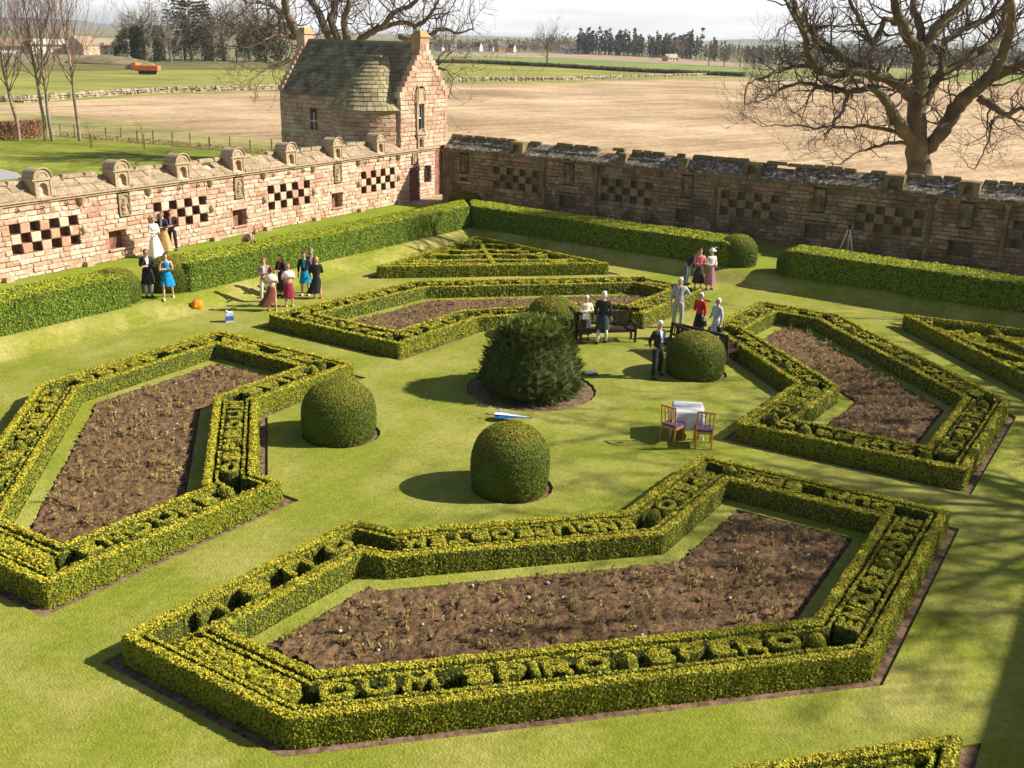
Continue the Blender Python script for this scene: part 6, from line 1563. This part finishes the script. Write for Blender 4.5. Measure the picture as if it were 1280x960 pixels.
for i, (x, b_, w_, h_, c) in enumerate([(549,63.5,8,6,0),(566,63.5,6,5,0),(583,63.5,5,6,0),(598,64,6,7,0),(606,64,5,6,0),(613,64,5,5,0),(626,64.5,7,8,1),(634,64.5,7,6,1),(640,65,6,6,0),(705,66.5,7,7,0),(720,67.5,9,4,0),(478,62,8,5,0)]):
    far_house(x, b_, w_ * 1.35, h_ * 1.4, rad((-20, 30, 10, -35, 15)[i % 5]), og_ if c else wh, gr, 'small %s house in the far village, %s' % (('tan', 'white')[c == 0], ['leftmost but one', 'second right of the house chimney', 'in the left cluster', 'tallest of the left cluster', 'tight between two white neighbours', 'right end of the left cluster', 'taller, with tan gable', 'right of the taller tan gable', 'right of the tan gables', 'beside the dark wood edge', 'long and low beside the dark wood', 'behind the roof of the stone house'][i]), 'village_house', .7, 2, 1, .45, 'house', 'houses of the far village')
far_house(838, 76.5, 17, 8, rad(35), stc, mat('pale_slate_roof', (.42, .36, .30), .9), 'stone cottage with bright gable by a round bare tree', 'stone_cottage', .6, 2, 1)
far_house(8, 66, 92, 15, rad(40), wh, brr, 'long white farm shed with brown roof at the left edge', 'farm_shed', .35, 0, 0, .45, 'barn')
far_house(66, 67, 46, 15, rad(40), wh, wh, 'white farm shed right of the long brown-roofed shed', 'farm_shed', .4, 0, 0, .3, 'barn')
far_house(104, 68, 22, 19, rad(62), stc, brr, 'brown gabled barn behind the birch twigs', 'barn', 1.3, 0, 0, .45, 'barn')
far_house(134, 68, 24, 17, rad(12), bl, mat('tan_roof', (.48, .40, .28), .9), 'blue-grey open farm shed at the end of the farmyard', 'farm_shed', .6, 1, 0, .4, 'barn')
# orange trailer and heap
c = at(184, 93, T); r = empty('farm_trailer', c, rad(3), 'orange farm trailer standing in the green field', 'trailer'); om = cloth('trailer', (.60, .17, .04))
tl = 27 * math.hypot(c[0], c[1]) / 1263; MB().box((0, 0, 1.25), (tl, 2.2, .95), taper=1.05).build('body', om, r); MB().box((0, 0, .72), (tl * .95, 1.2, .16)).build('chassis', M['wood_dark'], r)
for sx in (-1.0, .1, 1.2):
    for sy in (-1, 1): 
        w_ = MB(); w_.tube([(sx, sy * .85, .42), (sx, sy * 1.1, .42)], .42, 12); w_.build('wheel', M['wood_dark'], r)
MB().box((-tl * .56, 0, .75), (tl * .16, .2, .14)).build('drawbar', om, r)
MB().box((-tl * .44, 0, 2.0), (tl * .10, 1.8, .55)).build('headboard', om, r)
M['heap'] = mat('muck_heap', (.16, .13, .07), .95, (.26, .21, .12), .5)
c = at(138, 80, T); V = []; mb = MB(); mb.lathe([(9.5, -.2), (8.4, .5), (6, 1.1), (3.4, 1.7), (1.4, 1.9), (.1, 2.0)], 26, (c[0], c[1], T), 1.25, .6, wob=lambda a, t: .16 * mnoise.noise(Vector((math.cos(a) * 3, math.sin(a) * 3, t * 4))))
tag(mb.build('earth_heap', M['heap'], None, True), 'long brown heap of earth in front of the farm sheds', 'heap')
c = at(172, 87, T); mb = MB(); mb.lathe([(2.6, -.1), (2.2, .7), (1.2, 1.3), (.1, 1.5)], 14, (c[0], c[1], T), 1, .7, wob=lambda a, t: .2 * math.sin(a * 4 + t * 5)); tag(mb.build('log_pile', M['trunkpile'] if 'trunkpile' in M else M['dyke'], None, True), 'pale pile of rubble at the left end of the orange trailer', 'pile')
# ------------------------------------------------------------------ castle wing and the trees south of the garden (their shadows fall across the lawn)
sun2 = np.array([sd.x, sd.y]) / math.tan(SUN_EL) / math.cos(SUN_EL)
HCS = 8.2
e0, e1_ = np.array(at(1222, 960)[:2]), np.array(at(1281, 770)[:2]); ue = (e1_ - e0) / np.linalg.norm(e1_ - e0)
shift = np.array([math.cos(SUN_AZ), math.sin(SUN_AZ)]) * HCS / math.tan(SUN_EL)
q0 = e0 - ue * 9 + shift; q1 = e1_ + ue * 1.2 + shift; nn = np.array([ue[1], -ue[0]])
cr = empty('castle_wing', (q0[0], q0[1], 0), math.atan2(ue[1], ue[0]), 'red sandstone castle range standing just outside the right edge', 'castle')
Lc = float(np.linalg.norm(q1 - q0)); MB().box((Lc / 2, -3.0, HCS / 2 - .1), (Lc, 6.0, HCS)).build('wall_mass', M['stoneH'], cr)
MB().add([(0, .12, HCS), (Lc, .12, HCS), (Lc, -3, HCS + 1.4), (0, -3, HCS + 1.4), (0, -6.1, HCS), (Lc, -6.1, HCS)], [(0,1,2,3),(3,2,5,4),(0,3,4),(1,5,2)]).build('roof', M['slate'], cr)
for k in range(3):
    w_ = MB().box((Lc * (k + .5) / 3, .01, 5), (1.0, .06, 1.5)).build('window', M['glass'], cr); MB().box((Lc * (k + .5) / 3, .05, 4.2), (1.2, .12, .12)).build('sill', M['niche'], w_)
MB().box((Lc * .3, -13, 7.2), (Lc * .8, 7.0, 14.4)).build('unseen_sky_blocker', M['stoneH'], cr)  # unseen block added to cut sky light and deepen the wing's shadow
def lime(p, h, label, seed):
    rg = random.Random(seed); r = empty('bare_tree', p, 0, label, 'tree', 'bare trees right of the garden'); tr = MB(); tw = MB(); s = h / 16
    P_, R_ = smooth_path([(0, 0, -.2), (.2, .1, h * .2), (0, -.2, h * .42), (.3, 0, h * .6)], [.5 * s, .38 * s, .28 * s, .16 * s], 4); tr.tube(P_, R_, 9)
    for k in range(17):
        i = rg.randint(5, len(P_) - 1); a = 6.28 * k / 13 + rg.gauss(0, .3); L = h * rg.uniform(.32, .5); d = Vector((math.cos(a), math.sin(a), rg.uniform(.35, 1.2))).normalized(); pts = [P_[i]]; rs = [R_[i] * .6]
        for q in range(7): d = (d + Vector((rg.gauss(0, .2), rg.gauss(0, .2), rg.gauss(.08, .15)))).normalized(); pts.append(pts[-1] + d * L / 7); rs.append(rs[0] * (1 - .12 * (q + 1)))
        tr.tube(pts, rs, 6)
        for q in range(2, 8):
            for _ in range(1): twigs(tw, pts[q], d + Vector((rg.gauss(0, 1), rg.gauss(0, 1), rg.gauss(.2, .6))), rg.uniform(1.5, 3.2) * s, rs[q] * .5, 2, rg, .1, 4, .9, .25, .03, kids=(2, 3))
    tr.build('trunk', M['bark'], r, True); o = tw.build('twigs', M['twig'], r); o['kind'] = 'stuff'
lime((31, 27.5, T), 17, 'tall bare tree right of the garden whose shadow reaches the white table', 5)
lime((27, 20.5, T), 17, 'bare tree beside the castle wing, shading the right lawn', 6)
lime((34, 15.5, T), 20, 'bare tree behind the castle wing, streaking the near lawn with shade', 9)
lime((36, 37, T), 17, 'bare tree right of the garden beyond the far right wall', 8)
# ------------------------------------------------------------------ air
mh, n, l, b = new_mat('haze_air'); n.remove(b); pv = n.new('ShaderNodeVolumePrincipled'); pv.inputs['Density'].default_value = .00012; pv.inputs['Color'].default_value = (.86, .92, 1, 1); pv.inputs['Anisotropy'].default_value = .2
l.new(pv.outputs[0], n['Material Output'].inputs['Volume'])

hz = MB().box((0, 3900, 8.0), (9000, 8200, 24.0)).build('haze', mh); hz['kind'] = 'stuff'
